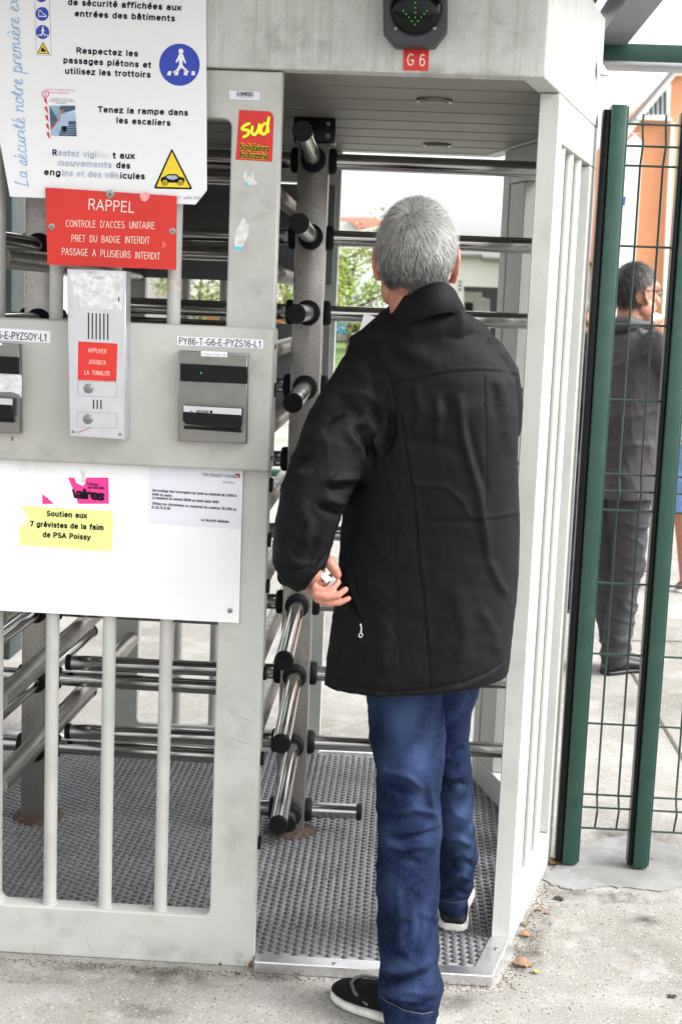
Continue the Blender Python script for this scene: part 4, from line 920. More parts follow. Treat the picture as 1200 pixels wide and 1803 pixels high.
def smear(x0, x1, y0, y1, Y, m='grime'):
    n = 12; vs = []; fs = []; val = []
    for j in range(n+1):
        for i in range(n+1):
            u, v = i/n, j/n; p = at(x0+(x1-x0)*u, y0+(y1-y0)*v+(x0+(x1-x0)*u-x0)*.045, Y); vs.append(p); e = max(0, 1-max(abs(2*u-1), 0)**2)*max(0, 1-abs(2*v-1)**2); val.append(e)
    for j in range(n):
        for i in range(n): a = j*(n+1)+i; fs.append((a, a+1, a+n+2, a+n+1))
    me = mesh('grime_smear', vs, fs); at_ = me.attributes.new('soft', 'FLOAT', 'POINT'); at_.data.foreach_set('value', val); ob('grime_smear', me, m, cage)
for q in ((118, 240, 772, 822, YB-.0005), (-40, 120, 770, 830, YB-.0005), (300, 460, 775, 815, YB-.0005), (420, 478, 560, 690, YB-.0005), (-20, 200, 1590, 1650, F0-.0005), (160, 420, 1640, 1706, F0-.0005), (-60, 200, 1660, 1712, F0-.0005), (370, 450, 1180, 1350, F0-.0005), (380, 445, 1380, 1560, F0-.0005), (405, 490, 480, 570, F0-.0005), (400, 495, 300, 470, F0-.0005), (370, 720, 92, 126, 3.2195), (600, 960, 100, 134, 3.2195), (780, 960, 0, 120, 3.2195), (380, 640, 20, 110, 3.2195), (560, 960, 112, 134, 3.2195)):
    smear(*q)
smear(405, 448, 1670, 1708, F0-.0007, 'grimerust'); smear(150, 330, 1686, 1702, F0-.0007, 'grimerust')
# ================================================================ FENCE BESIDE THE GATE
YFn = 4.0
fn = thing('mesh_fence', 'dark green welded mesh fence with square posts beside the turnstile', 'fence', (.63, YFn, 0))
def post(x0, x1, ztop, rs=.020, y0=3.985, y1=4.045):
    bm = bmesh.new(); add_box(bm, x0, x1, y0, y1, .010, ztop, .003); p = ob('post', auto(bm_mesh('post', bm), 50), 'green', fn)
    box('post_flange', x1+.0002, x1+.007, y0+.014, y0+.020, .012, ztop-.002, 'green', p, loc=(0, 0, 0), bev=.001)
    box('rubber_strip', x0-rs, x0-.0005, y0+.012, y1-.004, .012, ztop-.012, 'black', p, loc=(0, 0, 0), bev=.003)
    return p
post(.5135, .5555, 2.165); post(.7175, .7585, 2.165, .014); post(1.62, 1.665, 2.165)
WZ = [at(1140, y_, YFn).z for y_ in (217, 256, 291, 434, 573, 707, 839, 869, 903, 1033, 1159, 1283, 1409, 1432, 1469)]
WR = .0032
def wires(x0, x1, xs, y):
    for z in WZ: tube('horizontal_wire', [(x0, y-.005, z), (x1, y-.005, z)], WR, 'wire', fn, 8)
    for x in xs:
        pts = [(x, y, WZ[-1]-.0)]; 
        def fold(a, b, c): return [(x, y, c), (x, y-.03, b), (x, y, a)]
        pts = [(x, y, WZ[14]-.002), (x, y-.028, WZ[13]-.0), (x, y, WZ[12]), (x, y, WZ[8]), (x, y-.028, WZ[7]), (x, y, WZ[6]), (x, y, WZ[2]), (x, y-.028, WZ[1]), (x, y, WZ[0]), (x, y, WZ[0]+.028)]
        tube('vertical_wire', pts, WR, 'wire', fn, 8)
wires(.556, .703, (.606, .668), YFn+.03)
wires(.765, 1.60, [.835+.0625*i for i in range(12)], YFn+.03)
# ================================================================ SHELTER ABOVE THE GATE
M['galv'] = mat('galvanised_strip', (.5, .5, .53), .4, .6)
M['roofsheet'] = mat('dark_roof_sheet', (.05, .06, .06), .5, var=.1, scale=4)
sh = thing('shelter', 'dark green steel shelter with beam and grey gutter above the canopy corner', 'shelter', (-3, 5.0, 0))
zb0, zb1 = at(1100, 109, 5).z, at(1100, 76, 5).z
be = box('beam', .40, 3.2, 5.0, 5.10, zb0, zb1, 'green', sh, bev=.004)
box('flashing', .40, 3.2, 4.985, 5.115, zb0-.012, zb0-.0005, 'galv', be, bev=.001, loc=(0, 0, 0))
box('roof_panel', -8, .56, 2.3, 5.12, 2.62, 2.66, 'roofsheet', sh)
box('gutter', .575, .68, 2.3, 4.99, 2.50, 2.60, 'gutter', sh, bev=.006)
box('rafter', .43, .50, 2.3, 4.98, 2.53, 2.615, 'darkgreen', sh, bev=.003)
for yy in (2.4, 3.6, 4.6): box('purlin', -8, .42, yy, yy+.06, 2.54, 2.615, 'darkgreen', sh, bev=.003)
box('post', 3.1, 3.2, 5.0, 5.1, 0, zb0-.013, 'green', sh, bev=.004); box('post', -7.9, -7.8, 5.0, 5.1, 0, 2.6, 'green', sh, bev=.004); box('post', -7.9, -7.8, 2.4, 2.5, 0, 2.6, 'green', sh, bev=.004)
def slab(name, pts, Y0, Y1, m, parent=None, **k):   # thick member traced in elevation
    return plate(name, [pxl(pts, Y0)], Y0, Y1-Y0, m, parent, **k)
# left side of the passage: green post and pale wall seen through the left window
lp = box('green_gate_post', -2.1, at(22, 450, 6).x, 6.0, 6.2, 0, 3.2, 'darkgreen', None, bev=.006); tag(lp, 'wide green post with shade in its colour, behind the column at the left edge', 'post')  # darker green than the other posts: its shade is put into the colour
M['palewall'] = mat('pale_panel', (.62, .66, .72), .6, var=.03)
pw = box('pale_blue_panel', at(19, 450, 6.6).x, at(49, 450, 6.6).x, 6.6, 6.7, 0.0, 2.9, 'palewall', None); tag(pw, 'narrow pale blue panel between the green post and the left rotor column', 'panel')
rl_ = box('green_handrail', -3.2, -.2, 7.2, 7.25, at(490, 834, 7.2).z-.02, at(490, 834, 7.2).z+.02, 'green', None, bev=.01); tag(rl_, 'thin green handrail far behind the rotor at waist height', 'handrail')
# ================================================================ BUILDINGS AND TREES BEHIND
M['orange'] = mat('orange_render', (.85, .36, .20), .85, var=.07, scale=1.2, dirt=(.5, .25, .15), dirt_amt=.3, dscale=4)
M['wallwhite'] = mat('white_render', (.82, .82, .82), .8, var=.03, scale=.5)
M['roofedge'] = mat('zinc_roof_edge', (.25, .22, .23), .5, .3)
M['glassd'] = mat('dark_window_glass', (.03, .04, .05), .1)
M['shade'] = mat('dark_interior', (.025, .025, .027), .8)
M['pinkroof'] = mat('faded_brick_wall', (.55, .24, .17), .85, var=.1, scale=1)
def bx(name, px0, px1, Y0, Y1, py_top, m, parent, bot=0.0):
    x0, x1 = at(px0, 550, Y0).x, at(px1, 550, Y0).x; zt = at((px0+px1)/2, py_top, Y0).z
    return box(name, x0, x1, Y0, Y1, bot, zt, m, parent)
# orange building on the right, gable end with lattice window
ob1 = thing('orange_building', 'orange rendered building with white trim and a lattice window under the roof slope', 'building', (at(1160, 550, 40).x, 40, 0))
Yo = 40
slab('wall', [(1119, 300), (1118, 208), (1189, 126), (1330, 130), (1330, 620), (1100, 620), (1108, 450)], Yo, Yo+9, 'orange', ob1)
slab('roof_edge', [(1093, 226), (1100, 228), (1190, 122), (1330, 126), (1330, 119), (1188, 115)], Yo-.4, Yo+.1, 'roofedge', ob1)
slab('white_soffit', [(1093, 243), (1100, 246), (1190, 132), (1330, 134), (1330, 126), (1189, 122), (1098, 228)], Yo-.3, Yo-.02, 'wallwhite', ob1)
w = slab('window', [(1126, 206), (1126, 202), (1178, 146), (1181, 148), (1177, 206)], Yo-.15, Yo-.02, 'wallwhite', ob1)
for i in range(5):
    x = 1135+i*8.2; slab('pane', [(x, 202), (x, 196-i*8), (x+4.2, 191-i*8), (x+4.2, 202)], Yo-.19, Yo-.155, 'glassd', w, loc=(0, 0, 0))
slab('cornice', [(1119, 205), (1182, 207), (1182, 212), (1119, 210)], Yo-.35, Yo-.02, 'wallwhite', ob1)
slab('downpipe', [(1181, 215), (1187, 215), (1170, 560), (1164, 560)], Yo-.3, Yo-.02, 'wallwhite', ob1)
bn = thing('white_banner', 'tall white banner with a blue mark left of the orange building', 'banner', (at(1098, 550, 30).x, 30, 0))
plate('cloth', [rrect(at(1081, 550, 30).x, at(1111, 550, 30).x, .4, at(1100, 234, 30).z, .3, 6)], 30, .05, 'wallwhite', bn)
sheet('mark', [(1092, 345), (1101, 346), (1099, 363), (1091, 361)], 29.97, 'blue', bn)
tube('pole', [(at(1086, 550, 30).x, 30.2, 0), (at(1086, 550, 30).x, 30.2, 4.6)], .04, 'galv', bn, 10)
# white halls seen through the passage
wb1 = thing('white_hall', 'long white factory hall with a dark loading opening, behind the man on his right', 'building', (at(850, 550, 48).x, 48, 0))
Yh = 48
slab('wall', [(700, 452), (849, 452), (849, 458), (900, 460), (1085, 468), (1085, 600), (894, 600), (894, 507), (816, 504), (816, 600), (700, 600)], Yh, Yh+.4, 'wallwhite', wb1)
slab('roof_edge', [(700, 447), (849, 447.5), (849, 452), (900, 455), (1085, 463), (1085, 467), (848, 457), (848, 451.8), (700, 451.6)], Yh-.3, Yh+4, 'roofedge', wb1)
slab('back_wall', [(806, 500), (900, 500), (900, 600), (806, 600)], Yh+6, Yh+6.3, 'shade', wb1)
slab('inner_block', [(811, 513), (848, 514.5), (848, 600), (811, 600)], Yh+2.0, Yh+5, 'wallwhite', wb1)
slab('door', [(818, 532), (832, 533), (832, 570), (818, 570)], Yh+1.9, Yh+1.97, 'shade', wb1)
slab('inner_pillar', [(851, 524), (862, 526), (862, 600), (845, 600), (846, 536)], Yh+3.2, Yh+4, 'palewall', wb1)
for k in range(3): slab('wall_mark', [(807, 494+7*k), (812, 495+7*k), (812, 497+7*k), (807, 496+7*k)], Yh-.05, Yh-.005, 'shade', wb1)
wb2 = thing('gabled_hall', 'pale hall with faded red brick gable behind the young tree', 'building', (at(620, 550, 62).x, 62, 0))
Yg = 62
slab('wall', [(300, 383), (657, 383), (672, 388), (720, 440), (720, 600), (300, 600)], Yg+2, Yg+14, 'pinkroof', wb2)
slab('white_gable', [(300, 386), (612, 390), (629, 405), (632, 406), (672, 397), (760, 380), (760, 600), (300, 600)], Yg, Yg+1.5, 'wallwhite', wb2)
slab('roof_edge', [(610, 388), (614, 388.5), (632, 404), (629, 406)], Yg-.3, Yg-.02, 'roofedge', wb2)
for i, (x0, x1) in enumerate(((596, 606), (621, 643), (646, 668), (330, 345), (352, 366), (300, 320))):
    yt, yb = ((540, 559) if i else (525, 565)); wn = slab('window', [(x0, yt), (x1, yt+1), (x1, yb+1), (x0, yb)], Yg-.06, Yg-.01, 'glassd', wb2)
    slab('mullion', [((x0+x1)/2-.7, yt), ((x0+x1)/2+.7, yt), ((x0+x1)/2+.7, yb), ((x0+x1)/2-.7, yb)], Yg-.12, Yg-.065, 'wallwhite', wn, loc=(0, 0, 0))
for x in (596, 606): slab('brick_pier', [(x-2, 508), (x+2.5, 508), (x+2.5, 570), (x-2, 570)], Yg-.4, Yg-.15, 'pinkroof' if x == 596 else 'wallwhite', wb2)
# trees
M['bark'] = mat('tree_bark', (.10, .075, .05), .9, var=.3, scale=12)
M['leaf'] = mat('spring_leaves', (.21, .28, .045), .6, var=.35, scale=.8)
M['leaf2'] = mat('deep_green_leaves', (.06, .13, .025), .6, var=.35, scale=.8)
def tree(label, x, y, h, cr, n, m, seed, low=.25):
    r = random.Random(seed); t = thing('tree', label, 'tree', (x, y, 0)); b = Blob(); tips = []
    b.chain([(x, y, -.1), (x+.05, y, h*.3), (x, y+.05, h*.55), (x+.1, y, h*.8)], [h*.022, h*.018, h*.013, h*.005], 10)
    me0 = b
    for i in range(16):
        z0 = h*(low+.5*r.random()); a = r.uniform(0, 2*PI); L = cr*r.uniform(.5, 1); p1 = (x+math.cos(a)*L*.5, y+math.sin(a)*L*.5, z0+L*.25); p2 = (x+math.cos(a)*L, y+math.sin(a)*L, z0+L*.55)
        b.chain([(x, y, z0), p1, p2], [h*.008, h*.005, h*.002], 6); tips += [p1, p2, p2]
    ob('trunk', mesh('trunk', np.concatenate(b.v), b.f, True), 'bark', t)
    vs = []; fs = []
    cl = [(tp[0]+r.gauss(0, cr*.15), tp[1]+r.gauss(0, cr*.15), tp[2]+r.gauss(0, cr*.15), cr*r.uniform(.12, .3)) for tp in tips for _ in range(2)]
    for i in range(n):
        c = r.choice(cl); p = Vector((c[0]+r.gauss(0, c[3])*.8, c[1]+r.gauss(0, c[3])*.8, c[2]+max(-1.6, min(1.3, r.gauss(0, .8)))*c[3])); s = r.uniform(.05, .10)*h/6
        u = Vector((r.gauss(0, 1), r.gauss(0, 1), r.gauss(0, .6))).normalized(); v = u.cross(Vector((r.gauss(0, 1), r.gauss(0, 1), r.gauss(0, 1)))).normalized(); k = len(vs)
        vs += [p-u*s, p+v*s*.5, p+u*s, p-v*s*.5]; fs.append((k, k+1, k+2, k+3))
    ob('crown', mesh('crown', vs, fs), m, t, kind='stuff')
q = at(612, 550, 26); tree('young tree with light spring green leaves seen between the rotor arms left of the man', q.x, 26, 3.0, 1.0, 5500, 'leaf', 3, .38)
q = at(500, 550, 33); tree('light green tree behind the grey post, glimpsed beside the rotor column', q.x, 33, 2.9, 1.5, 6000, 'leaf', 5)
q = at(350, 550, 34); tree('small green tree seen through the left barred window', q.x, 34, 3.1, 1.0, 5000, 'leaf', 8)
# parked cars far behind
M['carblue'] = mat('blue_car_paint', (.02, .22, .55), .25, coat=1.); M['carwhite'] = mat('white_car_paint', (.7, .7, .72), .25, coat=1.); M['carred'] = mat('red_car_paint', (.5, .03, .02), .25, coat=1.)
M['tyre'] = mat('tyre', (.02, .02, .02), .8)
def car(label, x, y, m, side=1):
    t = thing('parked_car', label, 'car', (x, y, 0), 'cars parked behind the lawn')
    prof = [(-2.1, .35), (-2.15, .7), (-1.9, .95), (-1.0, 1.05), (-.5, 1.42), (.9, 1.47), (1.55, 1.1), (2.05, 1.0), (2.12, .4)]
    me = plate_me('body', [[(p[0], p[1]) for p in prof]], 1.7, .06); ob('body', me, m, t, loc=(0, -.85, 0))
    g = plate_me('window', [[(-.9, 1.05), (-.45, 1.37), (.2, 1.4), (.2, 1.06)]], .02); ob('window', g, 'glassd', t, loc=(0, -.885, 0))
    g = plate_me('window', [[(.28, 1.06), (.28, 1.4), (.85, 1.4), (1.35, 1.08)]], .02); ob('window', g, 'glassd', t, loc=(0, -.885, 0))
    for wx in (-1.35, 1.35):
        for wy in (-.86, .66):
            wl = ob('wheel', tube_me('wheel', [(wx, wy, .33), (wx, wy+.2, .33)], .33, 20), 'tyre', t, loc=(0, 0, 0)); ob('rim', tube_me('rim', [(wx, wy-.01, .33), (wx, wy-.002, .33)], .2, 14), 'galv', wl, loc=(0, 0, 0))
    ob('headlight', plate_me('headlight', [[(-2.13, .7), (-1.95, .9), (-1.8, .85), (-1.85, .72)]], .03), 'whitep', t, loc=(0, -.9, 0))
car('bright blue car parked far behind, low between the rotor and the paper', at(603, 550, 60.8).x-.2, 60.8, 'carblue'); car('white car parked far behind, right of the blue one', at(700, 550, 60.8).x, 60.8, 'carwhite'); car('red car parked far behind the left barred window', at(440, 550, 60.8).x, 60.8, 'carred')
# low planter strip with the second hall on the left
wl2 = thing('low_white_hall', 'low white hall seen far behind through the left barred window', 'building', (at(200, 550, 70).x, 70, 0))
slab('wall', [(-200, 480), (420, 492), (420, 600), (-200, 600)], 70, 80, 'wallwhite', wl2)
# ---- litter
M['dleaf'] = mat('dry_leaf', (.20, .11, .055), .7, var=.35, scale=60); M['dleaf2'] = mat('yellow_leaf', (.45, .33, .05), .7); M['soil'] = mat('dark_grit', (.035, .03, .026), .95)
def leaf(px, py, s, rot, m, label):
    p = atz(px, py, .004); n = 9; vs = []; fs = []
    for i in range(n):
        t = i/(n-1); w_ = math.sin(PI*t)**.8*.33*(1+.25*math.sin(t*23)); c = .12*math.sin(PI*t*1.3)
        for k in (-1, 0, 1): vs.append((t-.5, w_*k, c+.10*abs(k)*(1-t*.4)))
    for i in range(n-1):
        for k in (0, 1): a = i*3+k; fs.append((a, a+1, a+4, a+3))
    M4 = Matrix.Translation(p) @ Matrix.Rotation(rot, 4, 'Z') @ Matrix.Rotation(.25, 4, 'X') @ Matrix.Scale(s, 4)
    o = ob('dead_leaf', mesh('dead_leaf', [M4 @ Vector(v) for v in vs], fs, True), m); tag(o, label, 'leaf')
for a in ((920, 1698, .052, .1, 'dleaf', 'large pale brown dead leaf nearest the threshold corner'), (976, 1519, .05, .9, 'dleaf', 'curled brown leaf wedged against the foot of the left fence post'), (925, 1646, .035, .2, 'dleaf', 'orange brown leaf beside the foot of the flank, halfway along'),
          (944, 1711, .022, 1.2, 'dleaf2', 'tiny yellow leaf right of the largest dead leaf'), (948, 1601, .022, .5, 'dleaf', 'brown leaf closest to the dark clod'), (922, 1627, .025, 2.4, 'dleaf', 'small rust leaf touching the flank rail'), (962, 1607, .018, .4, 'dleaf', 'small orange leaf right of the dark clod'), (1146, 1512, .02, 1., 'dleaf', 'small brown leaf on the cement footing beside the right fence post')):
    leaf(*a)
def clod(px, py, s, label, m='soil'):
    p = atz(px, py, 0); b = Blob(); r = random.Random(px)
    for i in range(7): b.ell((p.x+r.gauss(0, s*.5), p.y+r.gauss(0, s*.4), s*.18), (s*r.uniform(.2, .5), s*r.uniform(.2, .4), s*r.uniform(.15, .3)))
    o = ob('clod', mesh('clod', np.concatenate(b.v), b.f, True), m); tag(o, label, 'clod')
clod(984, 1584, .017, 'dark clod of earth right of the flank rail'); clod(1181, 1755, .013, 'black clod on the concrete near the right edge'); clod(417, 1715, .008, 'small black clod in front of the grey frame', 'soil')
clod(8, 1551, .012, 'brown crumb on the studded mat at the left edge', 'rust'); clod(250, 1351, .008, 'dark crumb on the mat behind the bars')
def grit():
    vs = []; fs = []; r = random.Random(4); V, F = ico(1)
    def put(x, y, z, s):
        k = len(vs); a = r.uniform(0, 6)
        for v in V: vs.append((x+(v[0]*math.cos(a)-v[1]*math.sin(a)*.7)*s, y+(v[0]*math.sin(a)+v[1]*math.cos(a)*.7)*s, z+v[2]*s*.5))
        for f in F: fs.append(tuple(i+k for i in f))
    for i in range(1300):      # along the feet of the gate
        t = r.random()
        if t < .45: x = r.uniform(-1.0, .27); y = 3.212-abs(r.gauss(0, .018))
        elif t < .85: u = r.random(); x = .27+.225*u+abs(r.gauss(0, .03)); y = 3.215+.84*u-r.uniform(0, .03)
        else: x = r.uniform(-1, 1.2); y = r.uniform(2.85, 4.2)
        put(x, y, .001, r.uniform(.001, .0032))
    return mesh('loose_grit', vs, fs)
M['grit'] = mat('loose_grit', (.14, .11, .08), .95, var=.7, scale=120)
ob('loose_grit', grit(), 'grit', kind='stuff')
def matgrit():
    vs = []; fs = []; r = random.Random(9); V, F = ico(1)
    for i in range(900):
        x = r.gauss(-.28, .16) if r.random() < .5 else r.uniform(-1.1, .3); y = r.gauss(3.85, .2) if r.random() < .5 else r.uniform(3.28, 4.8)
        if not inside(MATP, x, y): continue
        s = r.uniform(.0008, .0028); k = len(vs)
        for v in V: vs.append((x+v[0]*s, y+v[1]*s, .022+v[2]*s*.6))
        for f in F: fs.append(tuple(i+k for i in f))
    return mesh('mat_dirt', vs, fs)
ob('mat_dirt', matgrit(), 'grit', kind='stuff')

def ground_stain(pts, amt_m='groundgrime'):      # irregular dirty patch lying on the concrete, ragged by its own noise
    P = [atz(x, y_, .0) for x, y_ in pts]; c = sum(P, Vector())/len(P); vs = [(c.x, c.y, .0032)]; val = [1.]; fs = []; n = len(P)
    for k, s_ in enumerate((.5, 1.)):
        for p in P: q = c.lerp(p, s_); vs.append((q.x, q.y, .0032)); val.append(.8 if k == 0 else 0.)
    for i in range(n): j = (i+1) % n; fs += [(0, 1+i, 1+j), (1+i, 1+n+i, 1+n+j, 1+j)]
    me = mesh('ground_stain', vs, fs); a_ = me.attributes.new('soft', 'FLOAT', 'POINT'); a_.data.foreach_set('value', val); ob('ground_stain', me, amt_m, kind='structure')
M['groundgrime'] = grime_mat('ground_grime', (.06, .052, .04), .85, 9); M['groundpale'] = grime_mat('pale_cement_dust', (.5, .5, .5), .6, 7)
for q in ([(885, 1660), (930, 1600), (985, 1560), (1010, 1590), (960, 1650), (960, 1720), (900, 1760), (870, 1750)], [(-60, 1690), (200, 1690), (440, 1706), (640, 1722), (600, 1760), (300, 1740), (-60, 1735)], [(940, 1560), (1030, 1570), (1180, 1568), (1240, 1590), (1100, 1600), (980, 1600)],
          [(1040, 1455), (1130, 1440), (1200, 1470), (1190, 1500), (1080, 1490), (1010, 1500)], [(640, 1735), (760, 1745), (880, 1745), (850, 1790), (700, 1800)], [(1080, 1620), (1130, 1600), (1180, 1625), (1140, 1650)], [(180, 1760), (280, 1750), (330, 1790), (220, 1810)]): ground_stain(q)
for q in ([(60, 1720), (180, 1715), (230, 1760), (100, 1790)], [(1000, 1640), (1150, 1650), (1180, 1760), (1040, 1740)]): ground_stain(q, 'groundpale')
# ================================================================ PEOPLE
def vcol_mat(name, rough=.45, attr='Col', spec=.4):
    m = bpy.data.materials.new(name); m.use_nodes = True; N = m.node_tree.nodes; b = N['Principled BSDF']; a = N.new('ShaderNodeAttribute'); a.attribute_name = attr
    m.node_tree.links.new(a.outputs['Color'], b.inputs['Base Color']); b.inputs['Roughness'].default_value = rough; b.inputs['Specular IOR Level'].default_value = spec; return m
def skin_mat(name, c):
    m = mat(name, c, .5, var=.12, scale=30, dirt=(c[0]*.85, c[1]*.55, c[2]*.5), dirt_amt=.5, dscale=25, bump=.25, bscale=400)
    b = m.node_tree.nodes['Principled BSDF']; b.inputs['Subsurface Weight'].default_value = .12; b.inputs['Subsurface Radius'].default_value = (.012, .004, .002); b.inputs['Subsurface Scale'].default_value = .6
    return m
M['skin'] = skin_mat('skin', (.42, .18, .125)); M['skin2'] = skin_mat('tanned_skin', (.40, .19, .12))
M['jacket'] = mat('black_softshell', (.0052, .0048, .0056), .66, var=.15, scale=14, bump=.5, bscale=600, sheen=.0, spec=.13, dirt=(.0105, .0098, .0108), dirt_amt=.5, dscale=8)
M['collar'] = mat('black_softshell_collar', (.0058, .0055, .0062), .66, bump=.5, bscale=600, spec=.13)
M['jacket2'] = mat('dark_grey_raincoat', (.052, .048, .050), .6, spec=.25, var=.2, scale=6, bump=.2, bscale=300)
M['trou2'] = mat('charcoal_work_trousers', (.046, .045, .050), .8, spec=.2, var=.25, scale=10, bump=.3, bscale=300)
M['navy'] = mat('navy_cloth', (.02, .022, .045), .8, var=.2, scale=8)
M['ldenim'] = mat('light_denim', (.16, .30, .56), .8, var=.2, scale=12, dirt=(.35, .48, .68), dirt_amt=.6, dscale=6)
M['blouse'] = mat('white_blue_print_shirt', (.7, .7, .74), .8, speck=(.05, .10, .4), speck_scale=22, speck_cut=.52)
M['shoe'] = mat('black_shoe_leather', (.009, .009, .010), .4, var=.2, scale=20, spec=.3)
M['shoemesh'] = mat('black_shoe_textile', (.006, .006, .007), .8, spec=.15, bump=.6, bscale=1200)
M['shoegrey'] = mat('grey_shoe_panel', (.085, .09, .10), .55)
M['sole'] = mat('white_rubber_sole', (.62, .61, .57), .55, var=.1, scale=30, dirt=(.3, .28, .25), dirt_amt=.5, dscale=40)
M['hairdark'] = mat('dark_hair', (.018, .014, .012), .5, var=.4, scale=40, bump=.6, bscale=200)
M['lace'] = mat('shoe_lace', (.03, .03, .03), .8)
M['brown'] = mat('brown_leather', (.16, .08, .04), .5)
M['zip'] = mat('zip_metal', (.7, .7, .7), .25, 1)
def denim():
    m = bpy.data.materials.new('dark_blue_denim'); m.use_nodes = True; t = m.node_tree; N = t.nodes; L = t.links; b = N['Principled BSDF']; b.inputs['Roughness'].default_value = .85; b.inputs['Specular IOR Level'].default_value = .08
    tc = N.new('ShaderNodeTexCoord')
    def ns(scale, det, vec=(1, 1, 1), rg=.6):
        mp = N.new('ShaderNodeMapping'); mp.inputs['Scale'].default_value = vec; L.new(tc.outputs['Object'], mp.inputs[0])
        n = N.new('ShaderNodeTexNoise'); n.inputs['Scale'].default_value = scale; n.inputs['Detail'].default_value = det; n.inputs['Roughness'].default_value = rg; L.new(mp.outputs[0], n.inputs['Vector']); return n.outputs['Fac']
    def rm(f, a, c, v0=0., v1=1.):
        n = N.new('ShaderNodeMapRange'); n.inputs['From Min'].default_value = a; n.inputs['From Max'].default_value = c; n.inputs['To Min'].default_value = v0; n.inputs['To Max'].default_value = v1; L.new(f, n.inputs['Value']); return n.outputs[0]
    def mx(f, a, c):
        n = N.new('ShaderNodeMix'); n.data_type = 'RGBA'; L.new(f, n.inputs[0])
        for s, q in ((6, a), (7, c)):
            if isinstance(q, tuple): n.inputs[s].default_value = (*q, 1)
            else: L.new(q, n.inputs[s])
        return n.outputs[2]
    at_ = N.new('ShaderNodeAttribute'); at_.attribute_name = 'fade'
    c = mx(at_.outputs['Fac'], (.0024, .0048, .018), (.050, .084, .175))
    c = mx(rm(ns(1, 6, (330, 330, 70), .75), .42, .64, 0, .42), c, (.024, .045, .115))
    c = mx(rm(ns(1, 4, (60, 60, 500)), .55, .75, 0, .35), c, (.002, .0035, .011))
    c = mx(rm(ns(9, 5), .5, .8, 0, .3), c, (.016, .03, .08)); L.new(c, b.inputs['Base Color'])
    bn = N.new('ShaderNodeBump'); bn.inputs['Strength'].default_value = .5; bn.inputs['Distance'].default_value = .001; L.new(ns(1, 3, (700, 700, 300)), bn.inputs['Height']); L.new(bn.outputs[0], b.inputs['Normal'])
    return m
M['denim'] = denim()
def head(b, c, yaw, s=1., jaw=1.):
    """skull, face and ears; c = centre of the skull, face turned to yaw (0 = +Y, positive = towards +X)"""
    cs, sn = math.cos(yaw), math.sin(yaw)
    def L(r, f, u): return (c[0]+s*(r*cs+f*sn), c[1]+s*(-r*sn+f*cs), c[2]+s*u)
    rot = (0, 0, -math.degrees(yaw))
    def E(p, r, e=(0, 0, 0)): b.ell(L(*p), tuple(s*k for k in r), (e[0], e[1], rot[2]+e[2]))
    E((0, -.012, .012), (.078, .096, .104)); E((0, .03, -.045), (.063, .068, .075)); E((0, .052, -.095*jaw), (.038, .035, .030))
    E((0, .075, .02), (.055, .022, .035)); E((0, .083, -.055), (.032, .020, .030))
    for k in (-1, 1):
        E((k*.042, .068, -.035), (.026, .022, .026)); E((k*.030, .082, .018), (.022, .009, .008)); E((k*.031, .0785, -.002), (.0135, .0125, .0120)); E((k*.055, .02, -.065), (.018, .045, .035))
        ex = k*.0775
        ear = [L(ex, .012, .000), L(ex+k*.004, .002, .018), L(ex+k*.008, -.012, .017), L(ex+k*.010, -.020, -.002), L(ex+k*.008, -.014, -.024), L(ex+k*.002, .002, -.044)]
        b.chain(ear, [s*q for q in (.0042, .0048, .005, .005, .0055, .0065)], 8)
        E((ex+k*.003, -.004, -.010), (.006, .018, .028), (0, 0, k*-18)); E((ex+k*.001, .004, -.040), (.007, .010, .012))
    b.chain([L(0, .084, .012), L(0, .098, -.018), L(0, .104, -.030)], [s*.008, s*.010, s*.012], 12); 
    for k in (-1, 1): E((k*.012, .096, -.033), (.008, .010, .007))
    E((0, .098, -.060), (.024, .008, .0055)); E((0, .096, -.071), (.021, .008, .006))
    return L
def hand(b, wrist, d, side, up, s=1., curl=.5, thumb=1):
    """relaxed hand: d = direction of the fingers, side = towards the thumb, up = back of the hand"""
    w = Vector(wrist); d = Vector(d).normalized(); up = Vector(up); up = (up-d*up.dot(d)).normalized(); sd = d.cross(up).normalized()*(1 if Vector(side).dot(d.cross(up)) > 0 else -1)
    b.chain([w-d*.02*s, w+d*.035*s, w+d*.080*s], [.026*s, .034*s, .036*s], 16, flat=(up, .48))
    for i, (o, l) in enumerate(((.028, .072), (.0095, .080), (-.009, .075), (-.027, .060))):
        p0 = w+d*.078*s+sd*o*s; a = curl*(.5+.12*i); pts = [p0-d*.02*s]; p = p0; dd = d.copy(); pts.append(p)
        for f in (.45, .32, .23):
            dd = (dd*math.cos(a)-up*math.sin(a)).normalized(); p = p+dd*l*f*s; pts.append(p)
            up2 = up
        b.chain(pts, [.0095*s, .0092*s, .0085*s, .0078*s, .0066*s], 10)
    t0 = w+d*.025*s+sd*.022*s; t1 = t0+(d*.6+sd*.75-up*.3).normalized()*.040*s; t2 = t1+(d*.9+sd*.25-up*.35).normalized()*.030*s; t3 = t2+(d*.95-up*.3).normalized()*.022*s
    b.chain([t0-sd*.01*s, t0, t1, t2, t3], [.014*s, .0145*s, .011*s, .0098*s, .0075*s], 10)
